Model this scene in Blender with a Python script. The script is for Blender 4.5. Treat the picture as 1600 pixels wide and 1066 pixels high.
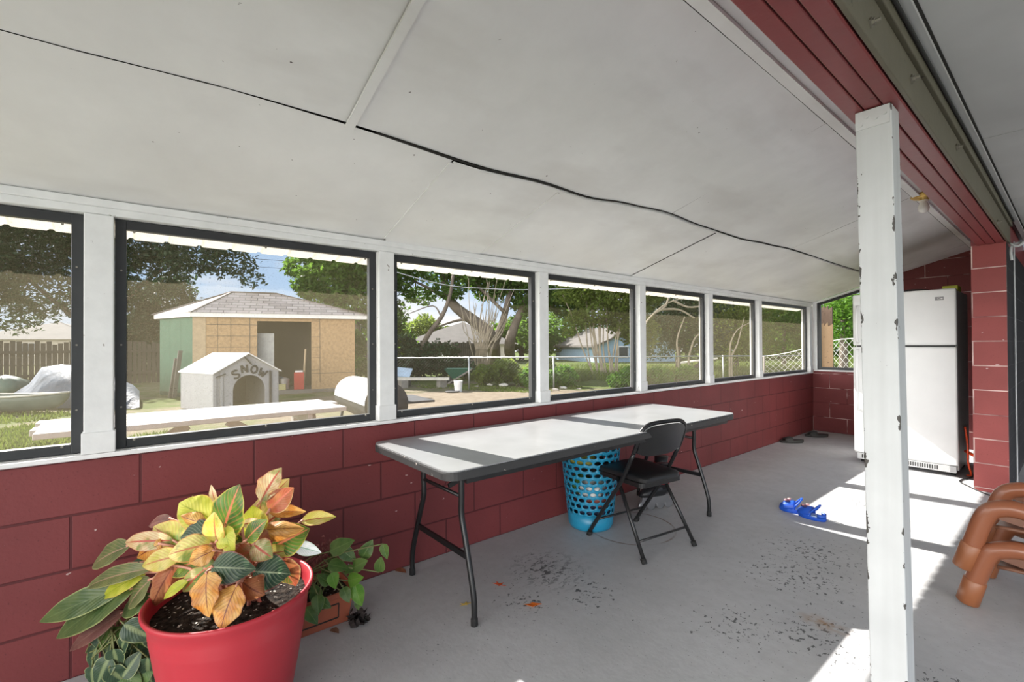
import bpy, bmesh, math, random
from mathutils import Vector, Matrix, noise as mnoise
V = Vector
PI = math.pi
for o in list(bpy.data.objects): bpy.data.objects.remove(o)
scene = bpy.context.scene
COL = scene.collection

# ------------------------------------------------------------------ camera, sky, sun, exposure
FPX = 721.4; EYE = 1.242; YAW = 0.8865; PITCH = 0.0080; ROLL = -0.0055
F0 = V((-math.sin(YAW), math.cos(YAW), 0)); R0 = V((math.cos(YAW), math.sin(YAW), 0)); U0 = V((0, 0, 1))
FW = F0*math.cos(PITCH) + U0*math.sin(PITCH); U1 = U0*math.cos(PITCH) - F0*math.sin(PITCH)
RT = R0*math.cos(ROLL) + U1*math.sin(ROLL); UP = U1*math.cos(ROLL) - R0*math.sin(ROLL)
camd = bpy.data.cameras.new('camera'); cam = bpy.data.objects.new('camera', camd); COL.objects.link(cam)
camd.sensor_width = 36; camd.lens = FPX/1600*36; camd.clip_end = 300; camd.clip_start = .02
cam.matrix_world = Matrix.Translation((0, 0, EYE)) @ Matrix((RT, UP, -FW)).transposed().to_4x4()
scene.camera = cam
vs = scene.view_settings
vs.view_transform = 'Standard'; vs.look = 'None'; vs.gamma = 1; vs.use_curve_mapping = False
vs.exposure = 0.5

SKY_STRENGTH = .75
SKY_SOUTH_FILL = 5.5
SUN_STRENGTH = 12
world = bpy.data.worlds.new('world'); scene.world = world; world.use_nodes = True
wn = world.node_tree.nodes; wl = world.node_tree.links
for n in list(wn): wn.remove(n)
def wnode(t, **k):
    n = wn.new(t)
    for a, b in k.items(): setattr(n, a, b)
    return n
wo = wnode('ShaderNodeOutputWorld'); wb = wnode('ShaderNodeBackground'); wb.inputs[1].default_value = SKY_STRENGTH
wt = wnode('ShaderNodeTexCoord'); ws = wnode('ShaderNodeSeparateXYZ'); wr = wnode('ShaderNodeValToRGB')
wl.new(wt.outputs['Generated'], ws.inputs[0]); wl.new(ws.outputs[2], wr.inputs[0])
cr = wr.color_ramp; cr.elements[0].position = 0.0; cr.elements[0].color = (.80, .86, .92, 1)
cr.elements[1].position = .75; cr.elements[1].color = (.28, .48, .85, 1)
e = cr.elements.new(.12); e.color = (.52, .72, .98, 1)
wz = wnode('ShaderNodeTexNoise'); wz.inputs['Scale'].default_value = 3.2; wz.inputs['Detail'].default_value = 6
wm = wnode('ShaderNodeMapping'); wm.inputs['Scale'].default_value = (1, 1, 3)
wl.new(wt.outputs['Generated'], wm.inputs[0]); wl.new(wm.outputs[0], wz.inputs[0])
wc = wnode('ShaderNodeValToRGB'); wc.color_ramp.elements[0].position = .48; wc.color_ramp.elements[1].position = .66
wl.new(wz.outputs[0], wc.inputs[0])
wx = wnode('ShaderNodeMixRGB'); wl.new(wc.outputs[0], wx.inputs[0]); wl.new(wr.outputs[0], wx.inputs[1]); wx.inputs[2].default_value = (1, 1, 1, 1)
# low southern sky behind the camera: added white brightness, interior fill light
wg = wnode('ShaderNodeMapRange'); wg.inputs[1].default_value = -.22; wg.inputs[2].default_value = -.6; wg.inputs[3].default_value = SKY_STRENGTH; wg.inputs[4].default_value = SKY_SOUTH_FILL
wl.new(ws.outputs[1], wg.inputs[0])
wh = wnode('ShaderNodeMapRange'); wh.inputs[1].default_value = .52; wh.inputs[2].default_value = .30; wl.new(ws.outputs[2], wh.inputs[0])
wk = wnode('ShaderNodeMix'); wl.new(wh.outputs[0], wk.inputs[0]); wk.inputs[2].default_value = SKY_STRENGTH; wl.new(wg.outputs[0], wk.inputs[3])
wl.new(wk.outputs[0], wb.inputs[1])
wg2 = wnode('ShaderNodeMapRange'); wg2.inputs[1].default_value = -.2; wg2.inputs[2].default_value = -.5; wl.new(ws.outputs[1], wg2.inputs[0])
wx2 = wnode('ShaderNodeMixRGB'); wl.new(wg2.outputs[0], wx2.inputs[0]); wl.new(wx.outputs[0], wx2.inputs[1]); wx2.inputs[2].default_value = (1, .985, .96, 1)
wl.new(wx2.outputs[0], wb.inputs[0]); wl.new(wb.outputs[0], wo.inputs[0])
SUN_DIR = V((1, .17, -.778)).normalized()
sd = bpy.data.lights.new('sun', 'SUN'); sd.energy = SUN_STRENGTH; sd.angle = .0093; sd.color = (1, .96, .89)
so = bpy.data.objects.new('sun', sd); COL.objects.link(so); so.rotation_euler = SUN_DIR.to_track_quat('-Z', 'Y').to_euler()
so.location = (-8, -1, 8)

GZ = -.12      # yard level
# ------------------------------------------------------------------ measuring helpers
def ray(px, py): return FW + RT*((px-800)/FPX) - UP*((py-533)/FPX)
EYEV = V((0, 0, EYE))
def at(px, py, depth): return EYEV + ray(px, py)*depth
def onz(px, py, z=0): d = ray(px, py); return EYEV + d*((z-EYE)/d.z)
def onx(px, py, x): d = ray(px, py); return EYEV + d*(x/d.x)
def ony(px, py, y): d = ray(px, py); return EYEV + d*(y/d.y)
CSL = .30
def ceil_z(x): return 1.82 + CSL*(x+2.395)
def onceil(px, py): d = ray(px, py); return EYEV + d*((ceil_z(0)-EYE)/(d.z-CSL*d.x))

# ------------------------------------------------------------------ objects
def link(o, parent=None):
    COL.objects.link(o)
    if parent is not None: o.parent = parent
    return o
def obj(name, bm, m, parent=None, smooth=False, bevel=0, mats=None, autosm=None):
    me = bpy.data.meshes.new(name)
    bmesh.ops.recalc_face_normals(bm, faces=bm.faces)
    bm.to_mesh(me); bm.free()
    for mm in (mats or [m]): me.materials.append(mm)
    if smooth:
        for p in me.polygons: p.use_smooth = True
        if autosm:
            me.set_sharp_from_angle(angle=autosm)
    o = bpy.data.objects.new(name, me); link(o, parent)
    if bevel:
        b = o.modifiers.new('bevel', 'BEVEL'); b.width = bevel; b.segments = 2; b.limit_method = 'ANGLE'; b.angle_limit = .7
    return o
def tag(o, label, cat, group=None, kind=None):
    o['label'] = label; o['category'] = cat
    if group: o['group'] = group
    if kind: o['kind'] = kind
    return o
def thing(name, label, cat, loc=(0, 0, 0), rz=0, group=None):
    o = bpy.data.objects.new(name, None); o.empty_display_size = .1; link(o)
    o.location = loc; o.rotation_euler = (0, 0, rz)
    return tag(o, label, cat, group)
def struct(name, bm, m, **k):
    o = obj(name, bm, m, **k)
    if o.parent is None: o['kind'] = 'structure'
    return o
def B(): return bmesh.new()
def sub(o):   # things built in world coordinates: origin the parts at the empty
    return -V(o.location)

def box(bm, x0, x1, y0, y1, z0, z1, M=None, mi=0):
    vv = [bm.verts.new(V((x, y, z)) if M is None else M @ V((x, y, z))) for x in (x0, x1) for y in (y0, y1) for z in (z0, z1)]
    for f in ((0, 1, 3, 2), (4, 6, 7, 5), (0, 4, 5, 1), (2, 3, 7, 6), (0, 2, 6, 4), (1, 5, 7, 3)):
        fc = bm.faces.new([vv[i] for i in f]); fc.material_index = mi
def bar(bm, a, b, w, h, up=V((0, 0, 1))):
    a = V(a); b = V(b); d = (b-a).normalized()
    s = d.cross(up)
    if s.length < 1e-4: s = d.cross(V((0, 1, 0)))
    s.normalize(); u = s.cross(d)
    vv = [bm.verts.new(p + s*i*w/2 + u*j*h/2) for p in (a, b) for i in (-1, 1) for j in (-1, 1)]
    for f in ((0, 1, 3, 2), (4, 6, 7, 5), (0, 4, 5, 1), (2, 3, 7, 6), (0, 2, 6, 4), (1, 5, 7, 3)): bm.faces.new([vv[i] for i in f])
def smoothpts(pts, n=6):
    pts = [V(p) for p in pts]
    if len(pts) < 3: return pts
    out = []
    P = [2*pts[0]-pts[1]] + pts + [2*pts[-1]-pts[-2]]
    for i in range(1, len(P)-2):
        for k in range(n):
            t = k/n
            a, b, c, d = P[i-1], P[i], P[i+1], P[i+2]
            out.append(.5*((2*b) + (c-a)*t + (2*a-5*b+4*c-d)*t*t + (3*b-a-3*c+d)*t**3))
    out.append(pts[-1]); return out
def tube(bm, pts, r, seg=10, caps=True, closed=False):
    pts = [V(p) for p in pts]; n = len(pts)
    rs = r if isinstance(r, (list, tuple)) else [r]*n
    prev = None; rings = []
    for i, p in enumerate(pts):
        if closed: t = (pts[(i+1) % n]-pts[i-1]).normalized()
        else: t = (pts[min(i+1, n-1)]-pts[max(i-1, 0)]).normalized()
        if prev is None:
            a = V((0, 0, 1)) if abs(t.z) < .9 else V((1, 0, 0)); s = t.cross(a).normalized()
        else:
            s = prev - t*prev.dot(t); s = s.normalized() if s.length > 1e-6 else t.orthogonal().normalized()
        prev = s; u = t.cross(s)
        rings.append([bm.verts.new(p + (s*math.cos(2*PI*k/seg)+u*math.sin(2*PI*k/seg))*rs[i]) for k in range(seg)])
    m = n if closed else n-1
    for i in range(m):
        a, b = rings[i], rings[(i+1) % n]
        for k in range(seg): bm.faces.new((a[k], a[(k+1) % seg], b[(k+1) % seg], b[k]))
    if caps and not closed:
        bm.faces.new(rings[0][::-1]); bm.faces.new(rings[-1])
def lathe(bm, prof, c=(0, 0, 0), seg=32, capb=True, capt=False):
    c = V(c); rings = []
    for r, z in prof: rings.append([bm.verts.new(c+V((r*math.cos(2*PI*k/seg), r*math.sin(2*PI*k/seg), z))) for k in range(seg)])
    for a, b in zip(rings, rings[1:]):
        for k in range(seg): bm.faces.new((a[k], a[(k+1) % seg], b[(k+1) % seg], b[k]))
    if capb: bm.faces.new(rings[0][::-1])
    if capt: bm.faces.new(rings[-1])
def prism(bm, poly, d):    # poly: list of points, d: extrusion vector
    d = V(d); a = [bm.verts.new(V(p)) for p in poly]; b = [bm.verts.new(V(p)+d) for p in poly]
    n = len(a); bm.faces.new(a[::-1]); bm.faces.new(b)
    for i in range(n): bm.faces.new((a[i], a[(i+1) % n], b[(i+1) % n], b[i]))
def quad(bm, *p): return bm.faces.new([bm.verts.new(V(q)) for q in p])
def loft(bm, rings, caps=True):
    vr = [[bm.verts.new(p) for p in r] for r in rings]
    n = len(vr[0])
    for a, b in zip(vr, vr[1:]):
        for k in range(n): bm.faces.new((a[k], a[(k+1) % n], b[(k+1) % n], b[k]))
    if caps: bm.faces.new(vr[0][::-1]); bm.faces.new(vr[-1])
def ell(c, a, b, n=14): c = V(c); return [c + V(a)*math.cos(2*PI*k/n) + V(b)*math.sin(2*PI*k/n) for k in range(n)]
def blob(bm, c, r, sub_=2, rough=.25, freq=4, seed=0):
    t = bmesh.ops.create_icosphere(bm, subdivisions=sub_, radius=1)
    r = V(r) if not isinstance(r, (int, float)) else V((r, r, r))
    for v in t['verts']:
        k = 1 + rough*mnoise.noise(v.co*freq*.5 + V((seed*7.3, seed*3.1, seed)))
        v.co = V(c) + V((v.co.x*r.x*k, v.co.y*r.y*k, v.co.z*r.z*k))

# ------------------------------------------------------------------ materials
class MT:
    def __init__(s, name):
        s.m = bpy.data.materials.new(name); s.m.use_nodes = True
        s.t = s.m.node_tree; s.n = s.t.nodes; s.l = s.t.links
        for n in list(s.n): s.n.remove(n)
        s.out = s.n.new('ShaderNodeOutputMaterial')
        s._tc = None
    def node(s, typ, ins=None, **k):
        n = s.n.new(typ)
        for a, b in k.items(): setattr(n, a, b)
        for i, v in (ins or {}).items(): s.set(n.inputs[i], v)
        return n
    def set(s, sock, v):
        if isinstance(v, bpy.types.NodeSocket): s.l.new(v, sock)
        elif isinstance(v, (tuple, list)) and len(v) == 3 and sock.type == 'RGBA': sock.default_value = (*v, 1)
        else: sock.default_value = v
    def co(s, which='Object'):
        if s._tc is None: s._tc = s.n.new('ShaderNodeTexCoord')
        return s._tc.outputs[which]
    def noise(s, scale, detail=4, vec=None, rough=.5, stretch=None):
        v = vec or s.co()
        if stretch: v = s.node('ShaderNodeMapping', {0: v, 'Scale': stretch}).outputs[0]
        return s.node('ShaderNodeTexNoise', {'Vector': v, 'Scale': scale, 'Detail': detail, 'Roughness': rough}).outputs[0]
    def vor(s, scale, vec=None, feature='F1'):
        return s.node('ShaderNodeTexVoronoi', {'Vector': vec or s.co(), 'Scale': scale}, feature=feature)
    def mr(s, v, a, b, c=0, d=1):
        return s.node('ShaderNodeMapRange', {0: v, 1: a, 2: b, 3: c, 4: d}).outputs[0]
    def math(s, op, a, b=0, c=None):
        n = s.node('ShaderNodeMath', operation=op); s.set(n.inputs[0], a); s.set(n.inputs[1], b)
        if c is not None: s.set(n.inputs[2], c)
        return n.outputs[0]
    def mix(s, f, a, b, bt='MIX'):
        n = s.node('ShaderNodeMixRGB', blend_type=bt); s.set(n.inputs[0], f); s.set(n.inputs[1], a); s.set(n.inputs[2], b); return n.outputs[0]
    def dist(s, p, scale=(1, 1, 1)):
        v = s.node('ShaderNodeVectorMath', {0: s.co(), 1: tuple(p)}, operation='SUBTRACT').outputs[0]
        v = s.node('ShaderNodeVectorMath', {0: v, 1: scale}, operation='MULTIPLY').outputs[0]
        return s.node('ShaderNodeVectorMath', {0: v}, operation='LENGTH').outputs[1]
    def bump(s, h, strength=.3, dist=.01):
        return s.node('ShaderNodeBump', {'Height': h, 'Strength': strength, 'Distance': dist}).outputs[0]
    def bsdf(s, color, rough=.6, metal=0, normal=None, spec=.5, **k):
        b = s.node('ShaderNodeBsdfPrincipled', {'Base Color': color, 'Roughness': rough, 'Metallic': metal})
        b.inputs['Specular IOR Level'].default_value = spec
        if normal is not None: s.set(b.inputs['Normal'], normal)
        for a, v in k.items(): s.set(b.inputs[a.replace('_', ' ')], v)
        return b.outputs[0]
    def done(s, sh): s.l.new(sh, s.out.inputs[0]); return s.m
def plain(name, c, rough=.6, metal=0, var=.12, scale=8, bump=0, spec=.5, bscale=60):
    m = MT(name); n = m.noise(scale, 5)
    c0 = tuple(max(0, x*(1-var)) for x in c); c1 = tuple(min(1, x*(1+var)) for x in c)
    col = m.mix(m.mr(n, .3, .7), c0, c1)
    nm = m.bump(m.noise(bscale, 3), bump, .004) if bump else None
    return m.done(m.bsdf(col, rough, metal, nm, spec))
def leafy(name, c0, c1, scale=.9, trans=.35):
    m = MT(name); n = m.noise(scale, 6, rough=.7); f = m.mr(n, .35, .65); col = m.mix(f, c0, c1)
    col = m.mix(m.mr(m.noise(9, 2), .3, .75), col, tuple(x*.6 for x in c0))
    d = m.bsdf(col, .55, spec=.3)
    t = m.node('ShaderNodeBsdfTranslucent', {0: m.mix(.5, col, c1)}).outputs[0]
    return m.done(m.node('ShaderNodeMixShader', {0: trans, 1: d, 2: t}).outputs[0])

def block_mat(name, color, dark, axis='y', phase=0., zphase=0., white=.0, jump=None):
    m = MT(name); sx = m.node('ShaderNodeSeparateXYZ', {0: m.co()})
    u = sx.outputs[1] if axis == 'y' else sx.outputs[0]
    if jump: u = m.math('ADD', u, m.math('MULTIPLY', m.math('GREATER_THAN', u, jump[0]), jump[1]))
    u = m.math('SUBTRACT', u, phase)
    z = m.math('SUBTRACT', sx.outputs[2], zphase)
    cv = m.node('ShaderNodeCombineXYZ', {0: u, 1: z}).outputs[0]
    br = m.node('ShaderNodeTexBrick', {'Vector': cv, 'Scale': 1, 'Mortar Size': .0055, 'Mortar Smooth': .35, 'Brick Width': .4064, 'Row Height': .2032, 'Bias': 0,
                                       'Color1': (0, 0, 0), 'Color2': (1, 1, 1)})
    br.offset = .5
    n = m.noise(2.5, 5); base = m.mix(m.mr(n, .3, .7), tuple(c*.86 for c in color), tuple(c*1.12 for c in color))
    base = m.mix(m.math('MULTIPLY', br.outputs[0], .14), base, tuple(c*.7 for c in color))
    base = m.mix(m.mr(m.noise(140, 3), .66, .72, 0, .55), base, tuple(c*.35 for c in color))
    base = m.mix(m.mr(m.noise(16, 4, stretch=(1, 1, 2)), .735, .75, 0, .8), base, (.62, .50, .47))
    col = m.mix(m.mr(br.outputs[1], .25, .9, 0, .85), base, dark)
    if white:   # bare light mortar showing through the paint
        w = m.math('MULTIPLY', m.mr(br.outputs[1], .6, 1), m.mr(m.noise(4, 4), .5-white, .62))
        col = m.mix(w, col, (.62, .45, .42))
    hgt = m.math('SUBTRACT', m.math('MULTIPLY', m.noise(70, 4), .35), br.outputs[1])
    return m.done(m.bsdf(col, .55, 0, m.bump(hgt, .55, .006), .35))

M = {}
RED = (.180, .038, .039)
M['block'] = block_mat('red_block_paint', RED, (.075, .014, .016), 'y', .0167, 0, 0, (2.2, -.314))
M['block_end'] = block_mat('red_block_paint_end', RED, (.11, .02, .02), 'x', -2.19, 0, .06)
M['block_col'] = block_mat('red_block_paint_column', (.27, .06, .056), (.12, .025, .025), 'x', -.56, .03, .16)
M['block_dark'] = block_mat('charcoal_block', (.030, .030, .034), (.085, .085, .09), 'y', .1, .03)
def chip(name, base, dirt, amt=.66, grain=False, rough=.5, scale=9):
    m = MT(name); n = m.noise(scale, 5, rough=.6); col = m.mix(m.mr(n, .3, .7), tuple(c*.88 for c in base), base)
    if grain: col = m.mix(m.mr(m.noise(30, 4, stretch=(1, 1, .06)), .4, .75, 0, .35), col, tuple(c*.72 for c in base))
    col = m.mix(m.mr(m.noise(34, 3), amt, amt+.015), col, dirt)
    return m.done(m.bsdf(col, rough, 0, m.bump(m.noise(26, 4, stretch=(1, 1, .1 if grain else 1)), .25, .004), .4))
M['white_paint'] = chip('white_window_paint', (.80, .81, .81), (.33, .31, .28), .72)
m = MT('peeling_post_paint'); c = m.mix(m.mr(m.noise(5, 5), .3, .7), (.50, .515, .52), (.585, .60, .605))
c = m.mix(m.mr(m.noise(28, 5, stretch=(1, 1, .05)), .4, .75, 0, .45), c, (.43, .44, .44))
sx = m.node('ShaderNodeSeparateXYZ', {0: m.co()}); xl = m.math('ADD', m.math('SUBTRACT', sx.outputs[0], -.009), m.math('MULTIPLY', m.math('SUBTRACT', sx.outputs[2], 2.05), .0127))
ed_ = m.mr(m.math('MINIMUM', m.math('ABSOLUTE', xl), m.math('ABSOLUTE', m.math('ADD', sx.outputs[1], .004))), .036, .051, 0, .17); th = m.math('SUBTRACT', .715, ed_)
k_ = m.mr(m.math('SUBTRACT', m.noise(30, 4, rough=.6, stretch=(1, 1, .55)), th), 0, .012)
M['post_paint'] = m.done(m.bsdf(m.mix(k_, c, (.055, .05, .045)), .5, 0, m.bump(m.noise(26, 4, stretch=(1, 1, .08)), .25, .004), .4))
M['sill'] = chip('sill_paint', (.85, .85, .85), (.2, .17, .16), .70)
# ceiling: roller paint, faint dirty blotches
m = MT('ceiling_paint'); c = m.mix(m.mr(m.noise(1.3, 6, rough=.6), .35, .68), (.82, .825, .825), (.69, .69, .69))
c = m.mix(m.mr(m.noise(3.2, 5, stretch=(1, .35, 1)), .52, .75, 0, .6), c, (.56, .545, .53))
c = m.mix(m.mr(m.noise(40, 2), .77, .79), c, (.12, .1, .1))
M['ceiling'] = m.done(m.bsdf(c, .42, 0, m.bump(m.noise(5, 5), .12, .02), .35))
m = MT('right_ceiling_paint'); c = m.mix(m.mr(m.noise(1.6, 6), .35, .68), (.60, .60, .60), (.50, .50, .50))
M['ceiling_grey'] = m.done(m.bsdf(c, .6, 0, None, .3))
M['gap'] = plain('dark_gap', (.02, .018, .016), .9)
M['beam_red'] = chip('beam_red_paint', (.25, .050, .052), (.10, .02, .02), .72, rough=.38)
M['olive'] = chip('olive_beam_paint', (.155, .140, .098), (.06, .05, .04), .70)
M['steel'] = plain('zinc_bolt', (.28, .26, .22), .45, .8)
M['black_metal'] = plain('black_powder_coat', (.018, .018, .019), .34, .3, spec=.6)
M['bronze'] = plain('bronze_window_frame', (.040, .042, .044), .45, .3)
M['rubber'] = plain('black_rubber', (.012, .012, .012), .8)
M['cable_dark'] = plain('dark_cable', (.02, .02, .02), .6)
M['cable_white'] = plain('grey_cable', (.45, .46, .47), .6)

# floor paint, worn and flecked
m = MT('porch_floor_paint')
c = m.mix(m.mr(m.noise(1.4, 6, rough=.6), .3, .7), (.42, .422, .43), (.52, .525, .54))
c = m.mix(m.mr(m.noise(22, 4), .4, .75, 0, .35), c, (.36, .36, .37))
fleck = m.noise(42, 3, rough=.65, stretch=(1, .75, 1)); fine = m.noise(95, 2)
def area(p, r, sc=(1, 1, 1)): return m.mr(m.dist(p, sc), r*.15, r, 1, 0)
spots = [((-1.87, 1.76, 0), .33), ((-1.55, 1.74, 0), .30), ((-.95, 2.75, 0), .55), ((-.72, 2.25, 0), .42), ((-1.0, 3.1, 0), .5), ((-.95, 2.05, 0), .35), ((-1.02, 4.35, 0), .25), ((-1.7, 1.45, 0), .25), ((-.25, 2.2, 0), .4)]
tot = None
for p, r in spots:
    a = area(p, r); tot = a if tot is None else m.math('MAXIMUM', tot, a)
th = m.math('SUBTRACT', .735, m.math('MULTIPLY', tot, .165))
mask = m.mr(m.math('SUBTRACT', fleck, th), 0, .012)
strong = m.math('MULTIPLY', area((-1.86, 1.77, 0), .26), m.mr(m.noise(34, 5, rough=.7, stretch=(1, .5, 1)), .535, .555))
mask = m.math('MAXIMUM', mask, strong)
mask = m.math('MAXIMUM', mask, m.math('MULTIPLY', m.mr(fine, .70, .72), .8))
c = m.mix(m.math('MULTIPLY', mask, .85), c, (.045, .045, .048))
ring = m.math('ABSOLUTE', m.math('SUBTRACT', m.dist((-1.93, 2.61, 0)), .285))
ring = m.math('MULTIPLY', m.mr(ring, .002, .010, 1, 0), m.mr(m.noise(5, 3), .36, .55, .1, .8))
c = m.mix(ring, c, (.17, .10, .065))
rust = m.math('MULTIPLY', m.mr(m.dist((-.72, 2.36, 0), (1, 1.7, 1)), .02, .12, 1, 0), m.mr(m.noise(26, 4), .35, .6))
c = m.mix(m.math('MULTIPLY', rust, .8), c, (.34, .19, .08))
M['floor'] = m.done(m.bsdf(c, m.mr(m.noise(9, 4), .3, .7, .42, .62), 0, m.bump(m.noise(55, 4), .2, .004), .4))

def screen_mat(name, op):
    m = MT(name)
    sp = m.noise(190, 2); big = m.noise(2.2, 4)
    f = m.math('ADD', m.mr(big, .3, .7, op*.75, op*1.15), m.mr(sp, .60, .70, 0, op*.9))
    col = (.25, .215, .145)
    d = m.node('ShaderNodeBsdfDiffuse', {0: col}).outputs[0]; t = m.node('ShaderNodeBsdfTranslucent', {0: col}).outputs[0]
    s = m.node('ShaderNodeMixShader', {0: .55, 1: d, 2: t}).outputs[0]
    tr = m.node('ShaderNodeBsdfTransparent').outputs[0]
    return m.done(m.node('ShaderNodeMixShader', {0: f, 1: tr, 2: s}).outputs[0])
M['screen'] = screen_mat('dusty_insect_mesh', .19)
M['screen_clean'] = screen_mat('clean_insect_mesh', .06)

# ground of the yard
m = MT('yard_ground'); n1 = m.noise(.55, 6, rough=.65); n2 = m.noise(6, 6, rough=.7)
sand = m.mix(m.mr(n2, .35, .7), (.215, .178, .132), (.145, .115, .082))
grs = m.mix(m.mr(n2, .3, .7), (.055, .082, .02), (.105, .13, .036))
xs = m.node('ShaderNodeSeparateXYZ', {0: m.co()})
gf = m.math('ADD', m.mr(n1, .42, .58, -.1, .8), m.mr(xs.outputs[0], -9, -14, 0, .35))
gf = m.math('SUBTRACT', gf, m.mr(m.dist((-9.5, 6.5, 0), (1, .8, 1)), 1.5, 4.5, .75, 0))
gf = m.math('ADD', gf, m.math('MULTIPLY', m.mr(xs.outputs[1], -.5, -3.5, 0, .7), m.mr(xs.outputs[0], -14, -12, 0, 1)))
gf = m.math('ADD', gf, m.mr(xs.outputs[1], 9, 11.5, 0, .8))
c = m.mix(m.math('MINIMUM', m.math('MAXIMUM', gf, 0), 1), sand, grs)
M['ground'] = m.done(m.bsdf(c, .95, 0, m.bump(n2, .6, .04), .1))
M['grass'] = leafy('grass_blade', (.09, .145, .022), (.20, .25, .055), 1.2, .35)

# ------------------------------------------------------------------ porch shell
XW = -2.395; YE = 7.48; YB = -2.6; XR = 2.6; SILL = .813
bm = B(); box(bm, -2.62, XR+.1, YB, YE+.15, GZ-.1, 0); struct('floor', bm, M['floor'])
bm = B(); box(bm, -2.60, XW, YB, YE+.15, .001, SILL); struct('wall_left', bm, M['block'])
bm = B(); box(bm, XW+.002, -1.47, YE, YE+.15, .001, .845)
struct('wall_back', bm, M['block_end'])
bm = B()
prism(bm, [(-1.47, YE, .001), (-.56, YE, .001), (-.56, YE, ceil_z(-.56)+.02), (-1.47, YE, ceil_z(-1.47)+.02)], (0, .15, 0))
o = struct('wall_back.001', bm, M['block_end'])
# column and the dark wall running on behind it
bm = B(); box(bm, -.565, -.36, 5.463, 5.66, .001, 2.05)
for f in bm.faces:
    if f.calc_center_median().x > -.3601: f.material_index = 1  # right face takes the charcoal block material
struct('column', bm, None, mats=[M['block_col'], M['block_dark']])
bm = B(); box(bm, -.56, -.362, 5.661, YE+.15, .001, 2.25)
struct('wall_right', bm, None, mats=[M['block_dark']])
bm = B(); box(bm, XR, XR+.1, YB, YE+.15, .001, 2.5); bm.free()
bm = B(); box(bm, -.355, XR-.002, YE, YE+.15, .001, 2.24); struct('wall_back.002', bm, M['block_dark'])
# sill board
bm = B(); box(bm, -2.62, XW+.012, YB, YE-.001, SILL+.001, .832); struct('trim_1', bm, M['sill'], bevel=.004)
bm = B(); box(bm, XW+.02, -1.47, YE-.015, YE+.17, .846, .866); struct('trim_2', bm, M['sill'], bevel=.004)
# header along the top of the windows and a thin moulding
bm = B(); box(bm, -2.50, XW, YB, YE-.001, 1.757, 1.818); box(bm, -2.40, XW+.014, YB, YE-.001, 1.785, 1.815)
struct('trim_3', bm, M['white_paint'], bevel=.004)
# mullion posts
tn = 4
edges = [(-1.331, -1.246)] + [(-.153+1.178*k, -.153+1.178*k+.087) for k in range(6)] + [(7.385, 7.478)]
for a, b in edges:
    bm = B(); box(bm, -2.50, XW+.004, a, b, .833, 1.756); box(bm, -2.45, XW+.012, a-.006, b+.006 if b < 7 else b, .833, .915)
    struct('trim_%d' % tn, bm, M['white_paint'], bevel=.003); tn += 1
bm = B(); box(bm, -2.39, -2.335, YE, YE+.1, .867, 1.83); struct('trim_%d' % tn, bm, M['white_paint']); tn += 1

# ------------------------------------------------------------------ screened windows
def window(k, y0, y1, clean=False):
    z0, z1 = .834, 1.755; w = .036; X0, X1 = -2.47, -2.435
    bm = B()
    box(bm, X0, X1, y0, y0+w, z0, z1); box(bm, X0, X1, y1-w, y1, z0, z1)
    box(bm, X0, X1, y0+w, y1-w, z0, z0+w); box(bm, X0, X1, y0+w, y1-w, z1-w, z1)
    t = struct('window_%d' % k, bm, M['bronze'], bevel=.002)
    bm = B()
    for yy in (y0+.06, (y0+y1)/2, y1-.06):
        for zz in (z1-.045, z0+.03): tube(bm, [(X1, yy, zz), (X1+.005, yy, zz)], .0045, 8)
    for zz in (1.0, 1.25, 1.55):
        for yy in (y0+.02, y1-.02): tube(bm, [(X1, yy, zz), (X1+.005, yy, zz)], .0035, 8)
    obj('screw', bm, M['steel'], t)
    bm = B(); quad(bm, (-2.452, y0+w-.004, z0+w-.004), (-2.452, y1-w+.004, z0+w-.004), (-2.452, y1-w+.004, z1-w+.004), (-2.452, y0+w-.004, z1-w+.004))
    obj('insect_screen', bm, M['screen_clean' if clean else 'screen'], t)
    return t
for k in range(7): window(k+1, edges[k][1]+.002, edges[k+1][0]-.002, k in (2, 3))
# end wall window with sloping head
bm = B(); x0, x1 = -2.332, -1.49; w = .034
zt = lambda x: ceil_z(x)-.035
for a, b in ((x0, x0+w), (x1-w, x1)):
    prism(bm, [(a, YE+.02, .868), (b, YE+.02, .868), (b, YE+.02, zt(b)), (a, YE+.02, zt(a))], (0, .04, 0))
box(bm, x0+w, x1-w, YE+.02, YE+.06, .868, .868+w)
prism(bm, [(x0+w, YE+.02, zt(x0+w)-w), (x1-w, YE+.02, zt(x1-w)-w), (x1-w, YE+.02, zt(x1-w)), (x0+w, YE+.02, zt(x0+w))], (0, .04, 0))
t = struct('window_8', bm, M['bronze'])
bm = B(); quad(bm, (x0+w, YE+.04, .9), (x1-w, YE+.04, .9), (x1-w, YE+.04, zt(x1-w)-w), (x0+w, YE+.04, zt(x0+w)-w)); obj('insect_screen', bm, M['screen_clean'], t)
bm = B(); prism(bm, [(-2.39, YE-.01, zt(-2.39)+.002), (-1.47, YE-.01, zt(-1.47)+.002), (-1.47, YE-.01, ceil_z(-1.47)-.006), (-2.39, YE-.01, ceil_z(-2.39)-.006)], (0, .1, 0))
struct('trim_%d' % tn, bm, M['white_paint']); tn += 1

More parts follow.
